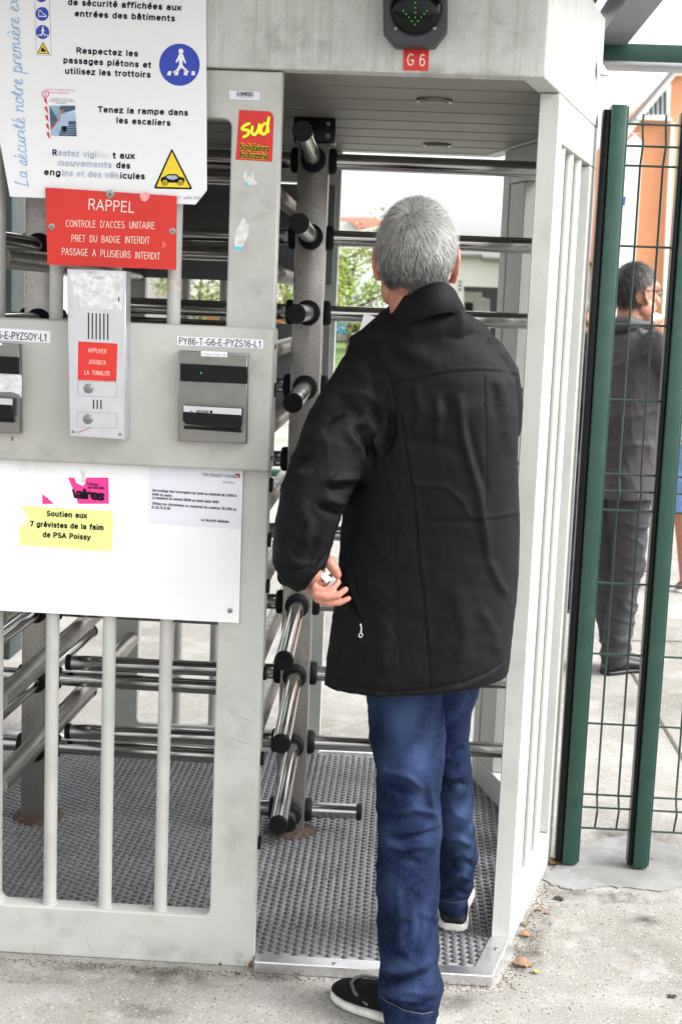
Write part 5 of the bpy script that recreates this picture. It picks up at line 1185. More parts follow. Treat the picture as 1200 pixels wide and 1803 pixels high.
def shoe(parent, heel, ang, L, mU, mS, lift=0., wide=.047, stripe=False, laces=True, hgt=1., pitch=0.):
    """heel on the ground, toe pointing at ang (plan angle)"""
    H = Vector(heel); d = Vector((math.cos(ang), math.sin(ang), 0)); sdv = Vector((-d.y, d.x, 0)); up = Vector((0, 0, 1))
    d = (d*math.cos(pitch)-up*math.sin(pitch)).normalized()
    prof = [(0, .55, .030), (.04, .78, .055), (.12, .86, .074), (.25, .86, .078), (.38, .84, .076), (.5, .90, .068), (.62, 1.0, .058), (.75, 1.02, .048), (.86, .90, .041), (.94, .68, .034), (.985, .36, .026)]
    def rings(z0, ztop, wk, inset_=0):
        R_ = []
        for t, w_, h_ in prof:
            rr = []; n = 24; sway = .010*math.sin(t*PI)*1.0
            for i in range(n):
                a = 2*PI*i/n; c_, s_ = math.cos(a), math.sin(a); y_ = wide*w_*wk*math.copysign(abs(c_)**.8, c_)
                zt = (h_*hgt if ztop is None else ztop); z_ = z0+(zt-z0)*(.5+.5*math.copysign(abs(s_)**(.75 if s_ > 0 else .35), s_))
                if s_ > 0 and ztop is None: y_ *= 1-.30*s_
                rr.append(H+d*(t*L)+sdv*(y_+sway)+up*(z_+lift))
            R_.append(rr)
        return R_
    b = Blob(); b.loft([[p[:] for p in r_] for r_ in rings(.018, None, .96)]); me = b.build(.004, 4); ob('shoe_upper', me, mU, parent)
    b = Blob(); b.loft([[p[:] for p in r_] for r_ in rings(.0, .024, 1.06)]); me = b.build(.004, 2); so_ = ob('shoe_sole', me, mS, parent)
    def P(t, y_, z_): return H+d*(t*L)+sdv*y_+up*(z_*hgt+lift)
    if laces:
        for k, t in enumerate((.40, .47, .54, .61)):
            z = .082-.012*k; tube('shoe_lace', [P(t, -.024, z-.010), P(t+.01, 0, z), P(t, .024, z-.010)], .0022, 'lace', parent, 6)
    if stripe:
        for sg_ in (-1, 1):
            b = Blob()
            tube('shoe_stripe', [P(.36, sg_*.030, .066), P(.33, sg_*.0405, .048), P(.31, sg_*.0425, .026)], .0045, 'shoegrey', parent, 8)
        tube('toe_trim', [P(.52, -.046, .03), P(.66, -.042, .046), P(.76, -.020, .050), P(.79, 0, .049), P(.76, .026, .050), P(.66, .050, .044), P(.52, .052, .03)], .0042, 'shoegrey', parent, 8)
    return so_
# ---------------------------------------------------------------- the man in black at the gate
man = thing('person', 'grey haired man in black jacket and blue jeans seen from behind, entering the turnstile', 'person', (.06, 3.2, 0))
HC = at(733, 453, 3.17)
b = Blob(); HL = head(b, HC, R(4), 1.06)
b.chain([at(731, 480, 3.17), at(731, 545, 3.18), at(742, 600, 3.20)], [.058, .058, .07], 24)
b.chain([at(665, 650, 3.2), at(745, 620, 3.2), at(850, 650, 3.22)], [.04, .06, .035], 16)          # shoulders
b.chain([at(755, 640, 3.2), at(755, 900, 3.2), at(745, 1090, 3.22)], [.105, .095, .10], 20, flat=((0, 1, 0), .8))
b.chain([at(655, 650, 3.2), at(566, 840, 3.10), at(532, 960, 3.08), at(548, 1008, 3.07)], [.048, .040, .032, .025], 16)
b.chain([at(850, 655, 3.23), at(873, 750, 3.31), at(800, 732, 3.46), at(700, 650, 3.50)], [.030, .024, .022, .022], 16)
b.chain([at(715, 1130, 3.2), at(718, 1470, 3.12), at(722, 1750, 3.02)], [.070, .048, .034], 20)
b.chain([at(785, 1120, 3.24), at(788, 1300, 3.28), at(795, 1450, 3.36), at(797, 1585, 3.485), at(797, 1618, 3.505)], [.060, .040, .034, .028, .024], 20)
# left hand at the pocket
def pc(pts, r, Y): b.chain([at(x, y_, Y+dy) for x, y_, dy in pts], [q*.00126 for q in r], 12)
pc([(540, 1022, .02), (552, 1034, .012), (560, 1042, .012)], (15, 15, 11), 3.07)
pc([(553, 1026, .012), (563, 1027, .01), (573, 1027, .008), (580, 1016, .012)], (8, 7, 6.2, 5.4), 3.07)
pc([(554, 1036, -.004), (570, 1041, -.006), (585, 1037, -.003), (595, 1026, .006)], (8.3, 7.3, 6.5, 5.6), 3.066)
pc([(556, 1046, -.008), (575, 1051, -.012), (595, 1048, -.008), (608, 1038, 0)], (8.3, 7.2, 6.5, 5.5), 3.066)
pc([(558, 1054, -.006), (578, 1062, -.008), (598, 1061, -.006), (613, 1054, -.002)], (7.4, 6.6, 6, 5), 3.07)
pc([(556, 1000, .03), (570, 986, .02), (580, 990, .01), (589, 1003, .005), (594, 1012, .004)], (13, 12, 11, 10, 7.5), 3.07)
rw = at(700, 650, 3.50); hand(b, rw, (-.5, .1, .75), (-.8, 0, -.5), (0, .9, 0), .95, .6)
me = b.build(.0028, 1); ob('body', me, 'skin', man)
for k in (-1, 1):
    e_ = HL(k*.031, .0885, -.002); V, Fc = ico(3); ob('eye', mesh('eye', V*.0115+np.array(e_)-np.array([0, .0035, 0]), Fc, True), 'whitep', man)
# jacket
Yc = 3.2
def trings(rows):
    out = []
    for y_, xl, xr_, dep, dy, tl in rows:
        a = at(xl, y_, Yc); c = at(xr_, y_, Yc); cx = (a.x+c.x)/2; rx = abs(c.x-a.x)/2; cz = (a.z+c.z)/2
        out.append(ring((cx, Yc+dy, cz), rx, dep, 56, 2.35, (tl, 0), R(-6)))
    return out
b = Blob()
b.loft(trings([(548, 700, 802, .055, .0, 0), (566, 672, 830, .078, .0, -.05), (592, 646, 862, .100, .0, -.1), (625, 628, 889, .117, .0, -.05), (665, 616, 908, .128, .0, 0), (720, 612, 913, .134, 0, 0), (790, 612, 911, .137, 0, 0),
    (860, 608, 913, .137, 0, 0), (930, 601, 914, .137, 0, 0), (1000, 594, 912, .140, 0, .02), (1060, 587, 908, .145, 0, .05), (1120, 579, 902, .150, 0, .09), (1165, 573, 897, .153, 0, .10), (1192, 571, 893, .152, 0, .12)]))
def px_chain(bl, rows, seg=24, flat=None): bl.chain([at(x, y_, Y) for x, y_, r, Y in rows], [r*.00127 for x, y_, r, Y in rows], seg, flat)
px_chain(b, [(676, 636, 52, 3.2), (652, 660, 58, 3.19), (628, 702, 62, 3.17), (603, 752, 65, 3.14), (578, 806, 64, 3.11), (559, 852, 61, 3.09), (546, 892, 58, 3.08), (535, 935, 54, 3.075), (529, 970, 49, 3.08)], 28)
px_chain(b, [(845, 636, 50, 3.21), (870, 668, 47, 3.24), (880, 710, 43, 3.28), (884, 752, 36, 3.31), (868, 770, 40, 3.36), (800, 735, 34, 3.46), (712, 660, 28, 3.50)], 24)
px_chain(b, [(648, 622, 40, 3.29), (694, 596, 42, 3.20), (742, 580, 40, 3.135), (790, 576, 36, 3.14), (828, 602, 40, 3.22)], 24)
px_chain(b, [(655, 640, 52, 3.30), (740, 640, 60, 3.33), (820, 640, 55, 3.31)], 24)
me = b.build(.0042, 4)
def z7(*p): return [(460+x/2.4, 340+y_/2.4) for x, y_ in p]
def zh(*p): return [(460+x/2.4, 950+y_/2.4) for x, y_ in p]
V = verts(me); Nn = normals(me); arm = (proj(V)[:, 0] < 700)
sl_ = arm*1.; d_ = (.0012+.0012*sl_)*pnoise(V, 17, 1)+(.0010+.0022*sl_)*rnoise(V, 16, 2)+(.0006+.0012*sl_)*rnoise(V, 34, 31)+.0004*pnoise(V, 90, 3)
V = V+Nn*(d_)[:, None]; setv(me, V)
sculpt(me, [
    (z7((840, 960), (870, 1100), (910, 1230), (940, 1390), (960, 1560)), 8.40, 0.00453), (z7((865, 950), (900, 1100), (940, 1250)), 7.20, -0.00330),
    (z7((740, 850), (748, 960), (740, 1060)), 7.20, 0.00330), (z7((830, 840), (845, 940), (850, 1010)), 8.40, 0.00372), (z7((775, 850), (790, 960)), 7.20, -0.00330), (z7((1010, 790), (1030, 900), (1035, 1050)), 8.40, 0.00372), (z7((975, 800), (990, 950)), 7.20, -0.00290), (z7((1062, 830), (1072, 960), (1070, 1100)), 8.40, 0.00330),
    (z7((650, 830), (670, 930), (650, 1000)), 8.40, 0.00247), (z7((700, 930), (800, 935), (900, 900)), 10.80, 0.00207), (z7((630, 1040), (740, 1060), (830, 1090)), 12.00, -0.00247),
    (z7((650, 1232), (780, 1240), (850, 1300), (885, 1375), (1000, 1368), (1082, 1348)), 3.84, 0.00198), (z7((700, 1390), (850, 1388), (1080, 1366)), 4.80, -0.00132),
    (z7((490, 600), (560, 690), (640, 745)), 12.00, -0.00495), (z7((540, 590), (640, 680), (760, 730)), 14.40, 0.00330), (z7((620, 560), (700, 640), (850, 690)), 16.80, -0.00247), (z7((850, 520), (930, 600), (1010, 690)), 16.80, 0.00247),
    # sleeve
    (z7((225, 905), (320, 840), (430, 850), (520, 900)), 11.73, 0.00960), (z7((250, 960), (360, 905), (480, 960)), 10.75, -0.00960), (z7((300, 700), (400, 730), (500, 830)), 13.68, 0.00600),
    (z7((430, 910), (462, 990), (505, 1100)), 9.78, 0.01080), (z7((400, 980), (440, 1060), (470, 1120)), 8.80, -0.00840), (z7((540, 930), (545, 1010), (500, 1110)), 8.80, -0.01440), (z7((360, 1010), (420, 1080), (440, 1190)), 8.80, 0.00720),
    (z7((285, 1245), (360, 1240), (432, 1238)), 4.89, -0.01440), (z7((270, 1215), (350, 1205), (430, 1200)), 7.82, 0.00960), (z7((240, 1320), (330, 1362), (370, 1350)), 4.40, -0.01080), (z7((260, 1290), (340, 1310), (390, 1300)), 6.84, 0.00720),
    (z7((95, 1220), (150, 1120), (200, 1110)), 6.84, -0.01200), (z7((75, 1260), (130, 1190), (190, 1180)), 7.82, 0.00960), (z7((130, 1010), (200, 1030), (280, 1010)), 13.68, 0.00720), (z7((150, 1300), (200, 1400), (190, 1500)), 11.73, 0.00600), (z7((240, 1450), (200, 1560), (180, 1620)), 8.80, -0.00720), (z7((80, 1500), (140, 1560), (240, 1590)), 8.80, 0.00600)])
sculpt(me, [   # seams: narrow grooves
    (z7((565, 800), (650, 790), (740, 766), (840, 753), (930, 751), (1020, 757), (1088, 772)), 1.8, -.0023), (z7((565, 790), (650, 780), (740, 756), (840, 743), (930, 741), (1020, 747), (1086, 762)), 2.2, .0012),
    (z7((370, 652), (430, 648), (480, 680), (522, 745), (548, 810), (566, 900), (564, 1000), (530, 1090)), 2.0, -.0024),
    (z7((540, 845), (490, 900), (435, 962), (380, 1050), (300, 1200), (200, 1350), (140, 1500)), 1.7, -.0019),
    (z7((938, 770), (946, 1000), (950, 1200), (952, 1384)), 1.7, -.0019), (z7((590, 950), (620, 1150), (645, 1300), (665, 1584))+zh((680, 200), (700, 450), (712, 620)), 1.9, -.0023), (z7((600, 950), (630, 1150), (655, 1300), (675, 1584))+zh((690, 200), (710, 450)), 2.4, .001),
    (zh((262, 545), (300, 580), (420, 628), (560, 645), (700, 635), (850, 605), (960, 560), (1045, 500)), 2.2, -.0030), (zh((275, 570), (420, 650), (560, 665), (700, 655), (850, 625), (960, 580), (1045, 515)), 6, .0022),
    ([(593, 960), (600, 990), (606, 1020), (617, 1060), (634, 1092)], 3.4, -.0085), ([(603, 960), (610, 1000), (620, 1040), (636, 1084)], 4, .004),
    (zh((320, 420), (350, 500), (370, 560)), 5, .003), (zh((500, 300), (520, 450), (510, 580)), 12, .003), (zh((960, 90), (1000, 180), (1040, 240)), 8, .004), (zh((930, 300), (990, 400), (1000, 500)), 9, .003), (zh((820, 200), (860, 380), (850, 520)), 14, .003)])
jk = ob('jacket', me, 'jacket', man)
# cuff: open end of the left sleeve
def loft_me(rings, close=True):
    n = len(rings[0]); V = [p for r_ in rings for p in r_]; F = []
    for i in range(len(rings)-1):
        for k in range(n if close else n-1): a = i*n+k; c = i*n+(k+1) % n; F.append((a, c, c+n, a+n))
    return mesh('t', V, F, True)
def oring(c, d, u, ru, rw, n=32):
    c = Vector(c); d = Vector(d).normalized(); u = Vector(u); u = (u-d*u.dot(d)).normalized(); w = d.cross(u); return [c+u*math.cos(2*PI*i/n)*ru+w*math.sin(2*PI*i/n)*rw for i in range(n)]
A0 = at(529, 955, 3.08); A1 = at(535, 990, 3.075); A2 = at(548, 1004, 3.07); A3 = at(556, 1008, 3.068); dv = (A3-A0).normalized()
us = (at(578, 966, 3.07)-at(520, 1040, 3.07)).normalized()
d2 = Vector((.75, 0, -.45)).normalized()
me = loft_me([oring(A0, (0, 0, -1), (1, 0, 0), .062, .050), oring(at(527, 985, 3.078), (.2, 0, -1), (1, 0, .1), .060, .050), oring(at(534, 1003, 3.075), (.5, 0, -.7), (1, 0, .8), .055, .050), oring(at(546, 1006, 3.072), d2, us, .054, .047), oring(at(558, 1003, 3.07), d2, us, .050, .043), oring(at(560, 1002, 3.07), d2, us, .045, .039), oring(at(546, 1008, 3.072), d2, us, .040, .034), oring(at(536, 1012, 3.072), d2, us, .012, .010)])
V = verts(me); Nn = normals(me); setv(me, V+Nn*(.0028*pnoise(V, 38, 5)+.001*pnoise(V, 90, 6))[:, None]); ob('cuff', me, 'jacket', man)
# collar
top = [(618, 596, 3.40), (640, 578, 3.33), (668, 553, 3.26), (700, 527, 3.175), (725, 512, 3.125), (752, 503, 3.105), (780, 501, 3.115), (798, 508, 3.15), (806, 526, 3.20), (808, 555, 3.28), (800, 590, 3.34), (770, 615, 3.39), (720, 622, 3.42), (660, 615, 3.43)]
bot = [(616, 606, 3.40), (640, 598, 3.32), (668, 589, 3.24), (698, 573, 3.14), (724, 560, 3.095), (752, 549, 3.075), (784, 541, 3.08), (806, 543, 3.12), (816, 556, 3.19), (822, 585, 3.28), (810, 615, 3.35), (770, 640, 3.40), (720, 650, 3.42), (660, 640, 3.43)]
T3 = [at(p[0], p[1], p[2]-.025) for p in top]; B3 = [at(p[0], p[1], p[2]-.015) for p in bot]; cen = sum(T3, Vector())/len(T3)
def smooth_loop(P, k=5):
    out = []; n = len(P)
    for i in range(n):
        q0, q1, q2, q3 = P[i-1], P[i], P[(i+1) % n], P[(i+2) % n]
        for j in range(k):
            t = j/k; out.append(.5*((2*q1)+(-q0+q2)*t+(2*q0-5*q1+4*q2-q3)*t*t+(-q0+3*q1-3*q2+q3)*t**3))
    return out
T3, B3 = smooth_loop(T3), smooth_loop(B3)
def inw(P, d): 
    out = []
    for p in P:
        v = Vector((cen.x-p.x, cen.y-p.y, 0)); v.normalize(); out.append(p+v*d)
    return out
mid = [t.lerp(q, .5) for t, q in zip(T3, B3)]; mo = inw(mid, -.006)
lip = [p+Vector((0, 0, .003)) for p in inw(T3, .005)]
low = [p+Vector((0, 0, -.012)) for p in inw(B3, .010)]
me = loft_me([low, inw(B3, .001), mo, inw(T3, -.001), lip, inw(T3, .012), inw(mid, .014), inw(B3, .030)])
V = verts(me); Nn = normals(me); setv(me, V+Nn*(.0012*pnoise(V, 50, 8))[:, None]); cl = ob('collar', me, 'collar', man)
# zip pull at the pocket
zp = at(634, 1098, 3.075); tube('zip_pull', [zp, zp+Vector((.003, 0, -.010)), zp+Vector((.002, -.001, -.022))], .0022, 'zip', man, 8); 
q = zp+Vector((.002, -.001, -.026)); me = bpy.data.meshes.new('t'); 
tube('zip_ring', [q+Vector((math.cos(a)*.004, 0, math.sin(a)*.005)) for a in [R(x) for x in range(0, 361, 30)]], .001, 'zip', man, 6)
# card and paper
cd = plate('card', [pxl([(560, 1010), (571, 1008), (586, 1020), (574, 1026)], 3.063)], 3.063, .0012, 'paper', None); tag(cd, 'small white card between the fingers of the man in black', 'card')
pa = plate('sheet_of_paper', [pxl([(641, 551), (700, 574), (684, 640), (622, 618)], 3.44)], 3.44, .0006, 'paper', None); tag(pa, 'folded white sheet of paper held up in front of the man in black', 'paper')
# jeans
b = Blob()
def lr(rows, tl=0.):
    out = []
    for y_, xl, xr_, dep, Y in rows:
        a = at(xl, y_, Y); c = at(xr_, y_, Y); out.append(ring(((a.x+c.x)/2, Y, (a.z+c.z)/2), abs(c.x-a.x)/2, dep, 40, 2.15, (0, 0), 0))
    return out
b.loft(lr([(1120, 640, 790, .10, 3.21), (1200, 642, 785, .10, 3.20), (1240, 645, 783, .098, 3.19), (1310, 652, 781, .092, 3.17), (1380, 660, 778, .086, 3.15), (1440, 663, 776, .080, 3.13), (1500, 662, 773, .074, 3.11), (1560, 662, 771, .071, 3.085), (1620, 662, 770, .069, 3.06), (1680, 663, 774, .068, 3.04), (1725, 664, 775, .070, 3.025), (1760, 667, 772, .073, 3.015), (1800, 676, 770, .078, 3.01)]))
me1 = b.build(.0042, 3)
b = Blob()
b.loft(lr([(1120, 700, 850, .10, 3.24), (1200, 730, 842, .10, 3.25), (1240, 740, 832, .097, 3.26), (1290, 745, 826, .092, 3.28), (1340, 748, 828, .086, 3.30), (1400, 750, 832, .080, 3.33), (1450, 752, 835, .074, 3.36), (1500, 755, 839, .070, 3.40), (1535, 760, 836, .068, 3.43), (1565, 767, 828, .066, 3.46), (1602, 771, 822, .064, 3.49)]))
me2 = b.build(.0042, 3)
def zj(*p): return [(440+x/2.5, 1200+y_/2.5) for x, y_ in p]
for me in (me1, me2):
    V = verts(me); Nn = normals(me); lowf = np.clip((.75-V[:, 2])/.75, 0, 1)
    d_ = .0034*pnoise(V*np.array([1, 1, 1.6]), 22, 11)+(.0015+.002*lowf)*pnoise(V*np.array([.7, .7, 2.2]), 30, 12)+(.0025+.003*lowf)*rnoise(V*np.array([.8, .8, 1.7]), 17, 41)+.0014*rnoise(V*np.array([1, 1, 1.6]), 38, 42)+.0006*pnoise(V, 90, 13)
    setv(me, V+Nn*d_[:, None])
sculpt(me1, [(zj((545, 330), (600, 400), (690, 420), (760, 470)), 6.12, 0.00750), (zj((560, 420), (640, 480), (720, 500)), 5.44, -0.00625), (zj((560, 620), (640, 590), (720, 560), (830, 590)), 5.44, 0.00750), (zj((570, 660), (660, 690), (760, 680), (830, 650)), 5.44, -0.00875), (zj((575, 710), (680, 740), (790, 715)), 6.12, 0.00750), (zj((580, 800), (650, 780), (760, 800)), 6.80, -0.00500),
    (zj((780, 430), (800, 560), (830, 650)), 6.80, 0.00625), (zj((650, 900), (660, 1060), (640, 1200)), 8.16, 0.00500), (zj((730, 940), (745, 1080), (720, 1230)), 8.16, -0.00500), (zj((600, 1330), (690, 1320), (800, 1280)), 6.12, -0.00750), (zj((560, 1260), (650, 1290), (780, 1240)), 6.80, 0.00750), (zj((640, 1400), (740, 1410), (820, 1360)), 5.44, 0.00625), (zj((560, 1040), (640, 1080), (700, 1060)), 6.12, -0.00375),
    (zj((565, 1375), (600, 1405), (680, 1445), (760, 1460), (815, 1450)), 2.00, -0.00375), (zj((572, 700), (575, 900), (565, 1100), (560, 1330)), 1.80, -0.00175)])
sculpt(me2, [(zj((850, 440), (900, 420), (960, 400)), 5.44, 0.00625), (zj((850, 470), (920, 450), (975, 460)), 4.76, -0.00625), (zj((870, 330), (930, 300), (945, 290)), 4.76, -0.00625), (zj((850, 700), (920, 690), (985, 730)), 5.44, 0.00625), (zj((860, 800), (930, 780), (1000, 830)), 5.44, -0.00625), (zj((860, 860), (930, 850), (990, 880)), 5.44, 0.00750), (zj((840, 930), (900, 920), (960, 940)), 4.08, -0.00750), (zj((835, 965), (900, 975), (958, 965)), 1.80, -0.00375)])
for me in (me1, me2):
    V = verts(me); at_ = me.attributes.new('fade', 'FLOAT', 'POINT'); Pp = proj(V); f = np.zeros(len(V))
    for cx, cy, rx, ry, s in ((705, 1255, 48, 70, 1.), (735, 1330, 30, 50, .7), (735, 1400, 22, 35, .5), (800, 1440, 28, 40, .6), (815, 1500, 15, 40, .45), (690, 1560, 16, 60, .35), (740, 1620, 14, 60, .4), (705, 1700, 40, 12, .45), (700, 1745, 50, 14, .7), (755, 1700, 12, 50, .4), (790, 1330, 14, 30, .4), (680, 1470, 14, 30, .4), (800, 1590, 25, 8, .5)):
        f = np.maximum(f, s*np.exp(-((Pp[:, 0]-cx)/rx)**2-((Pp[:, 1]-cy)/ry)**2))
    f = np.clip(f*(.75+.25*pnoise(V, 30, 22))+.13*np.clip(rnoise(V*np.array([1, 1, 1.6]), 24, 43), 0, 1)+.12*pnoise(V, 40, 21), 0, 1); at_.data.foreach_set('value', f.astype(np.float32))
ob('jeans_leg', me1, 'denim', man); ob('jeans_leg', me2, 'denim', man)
M['stitch'] = mat('pale_seam_thread', (.16, .14, .13), .8)
def hem(me, pl, nm='seam_stitching'):      # stitched line laid on the cloth
    bmv = bmesh.new(); bmv.from_mesh(me); from mathutils.bvhtree import BVHTree; bv = BVHTree.FromBMesh(bmv); pts = []
    P = [Vector(p) for p in pl]
    for i in range(len(P)-1):
        for k in range(8):
            p = P[i].lerp(P[i+1], k/8); d = ray(p.x, p.y).normalized(); h = bv.ray_cast(Vector((0, 0, EYE)), d)
            if h[0]: pts.append(h[0]-d*.0006)
    bmv.free()
    if len(pts) > 2: tube(nm, pts, .0005, 'stitch', man, 5)
hem(me1, zj((572, 1385), (600, 1408), (680, 1448), (760, 1463), (812, 1452))); hem(me2, zj((838, 962), (900, 974), (956, 962)))
# shoes
toe = atz(587, 1748, 0); heel = Vector((.122, 2.992, 0)); v = toe-heel
shoe(man, heel, math.atan2(v.y, v.x), v.length, 'shoemesh', 'sole', wide=.05, stripe=True, hgt=1.12)
h2 = atz(797, 1640, .024)
shoe(man, (h2.x, h2.y, .0), R(84), .29, 'shoe', 'sole', lift=.0235, wide=.046, hgt=1.1)
# hair: short grey strands combed down from a whorl
def hair_strands(c, sc, yaw, n, whorl, colfn, lenf, seed, keep):
    r = np.random.default_rng(seed); rad = np.array([.0815, .0985, .1055])*sc; c = np.array(c)+np.array([0, 0, .012])*sc
    cs, sn = math.cos(yaw), math.sin(yaw); Rm = np.array([[cs, sn, 0], [-sn, cs, 0], [0, 0, 1]]); c = c+Rm @ np.array([0, -.012*sc, 0])
    U = r.normal(size=(n*2, 3)); U /= np.linalg.norm(U, axis=1)[:, None]
    U = U[keep(U)][:n]; n = len(U); P = U*rad; Nn = U/rad; Nn /= np.linalg.norm(Nn, axis=1)[:, None]
    W_ = np.array(whorl); W_ = W_/np.linalg.norm(W_)*rad
    fl = P-W_; dist = np.linalg.norm(fl, axis=1)[:, None]; fl /= dist+1e-6; sw = np.cross(Nn, fl)*(.9*np.exp(-(dist/.035)**2)+.28*pnoise(P, 70, 51)[:, None])
    g = np.array([0, 0, -1.]); D = fl*1.0+sw+g*np.clip(.9-Nn[:, 2:3], 0, 1)*.9+r.normal(size=(n, 3))*.30
    D -= Nn*(D*Nn).sum(1)[:, None]; D /= np.linalg.norm(D, axis=1)[:, None]
    L = lenf(U)*r.uniform(.55, 1.2, n); side = np.cross(D, Nn); wd = r.uniform(.00028, .0005, n)*sc
    K = 4; VS = np.zeros((n, K, 2, 3)); p = P-Nn*.002; dirn = D+Nn*r.uniform(.15, .62, n)[:, None]
    for k in range(K):
        w = wd*(1-.75*k/(K-1)); VS[:, k, 0] = p+side*w[:, None]; VS[:, k, 1] = p-side*w[:, None]
        dd = dirn/np.linalg.norm(dirn, axis=1)[:, None]; p = p+dd*(L/(K-1))[:, None]; dirn = dirn-Nn*.15+g*.08+r.normal(size=(n, 3))*.05
    V = VS.reshape(-1, 3) @ Rm.T+c; base = np.arange(n)*K*2; F = np.concatenate([np.stack([base+2*k, base+2*k+1, base+2*k+3, base+2*k+2], 1) for k in range(K-1)])
    me = bpy.data.meshes.new('hair'); me.from_pydata(V.tolist(), [], F.tolist()); me.update()
    C_ = colfn(U, r); ca = me.color_attributes.new('Col', 'FLOAT_COLOR', 'POINT'); C4 = np.concatenate([np.repeat(C_, K*2, 0), np.ones((n*K*2, 1))], 1); ca.data.foreach_set('color', C4.astype(np.float32).ravel())
    me.polygons.foreach_set('use_smooth', [True]*len(me.polygons)); return me, Rm, c, rad
def keep_man(U):
    back = -U[:, 1]; low = np.where(back > .05, -.69+.05*pnoise(U, 16, 2)-.05*np.exp(-(U[:, 0]/.25)**2), -.25); ears = (np.abs(U[:, 0]) > .86) & (U[:, 2] < -.10) & (U[:, 1] > -.35)
    face = (U[:, 1] > .62) & (U[:, 2] < .48); side = (U[:, 1] > .1) & (U[:, 2] < .0)
    return (U[:, 2] > low) & ~ears & ~face & ~side
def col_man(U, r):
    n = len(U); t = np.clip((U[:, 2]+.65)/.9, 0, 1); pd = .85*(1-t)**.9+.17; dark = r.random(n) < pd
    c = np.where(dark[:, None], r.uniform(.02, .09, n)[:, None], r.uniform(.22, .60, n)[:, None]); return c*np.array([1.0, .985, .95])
M['hairgrey'] = vcol_mat('grey_hair_strands', .42)
wh = (-.22, -.72, .64)
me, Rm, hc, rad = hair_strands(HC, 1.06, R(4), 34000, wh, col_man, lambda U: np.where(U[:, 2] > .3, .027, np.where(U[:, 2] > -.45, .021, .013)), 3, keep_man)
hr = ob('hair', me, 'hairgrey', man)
V, Fc = ico(5); kp = keep_man(V); idx = -np.ones(len(V), int); idx[kp] = np.arange(kp.sum())
F2 = [tuple(int(idx[i]) for i in f) for f in Fc if all(kp[i] for i in f)]; Vs = (V[kp]*(rad-.0016)) @ Rm.T+hc
M['scalp'] = mat('grey_hair_base', (.10, .085, .08), .7, var=.3, scale=120); ob('scalp_hair', mesh('scalp_hair', Vs, F2, True), 'scalp', hr)

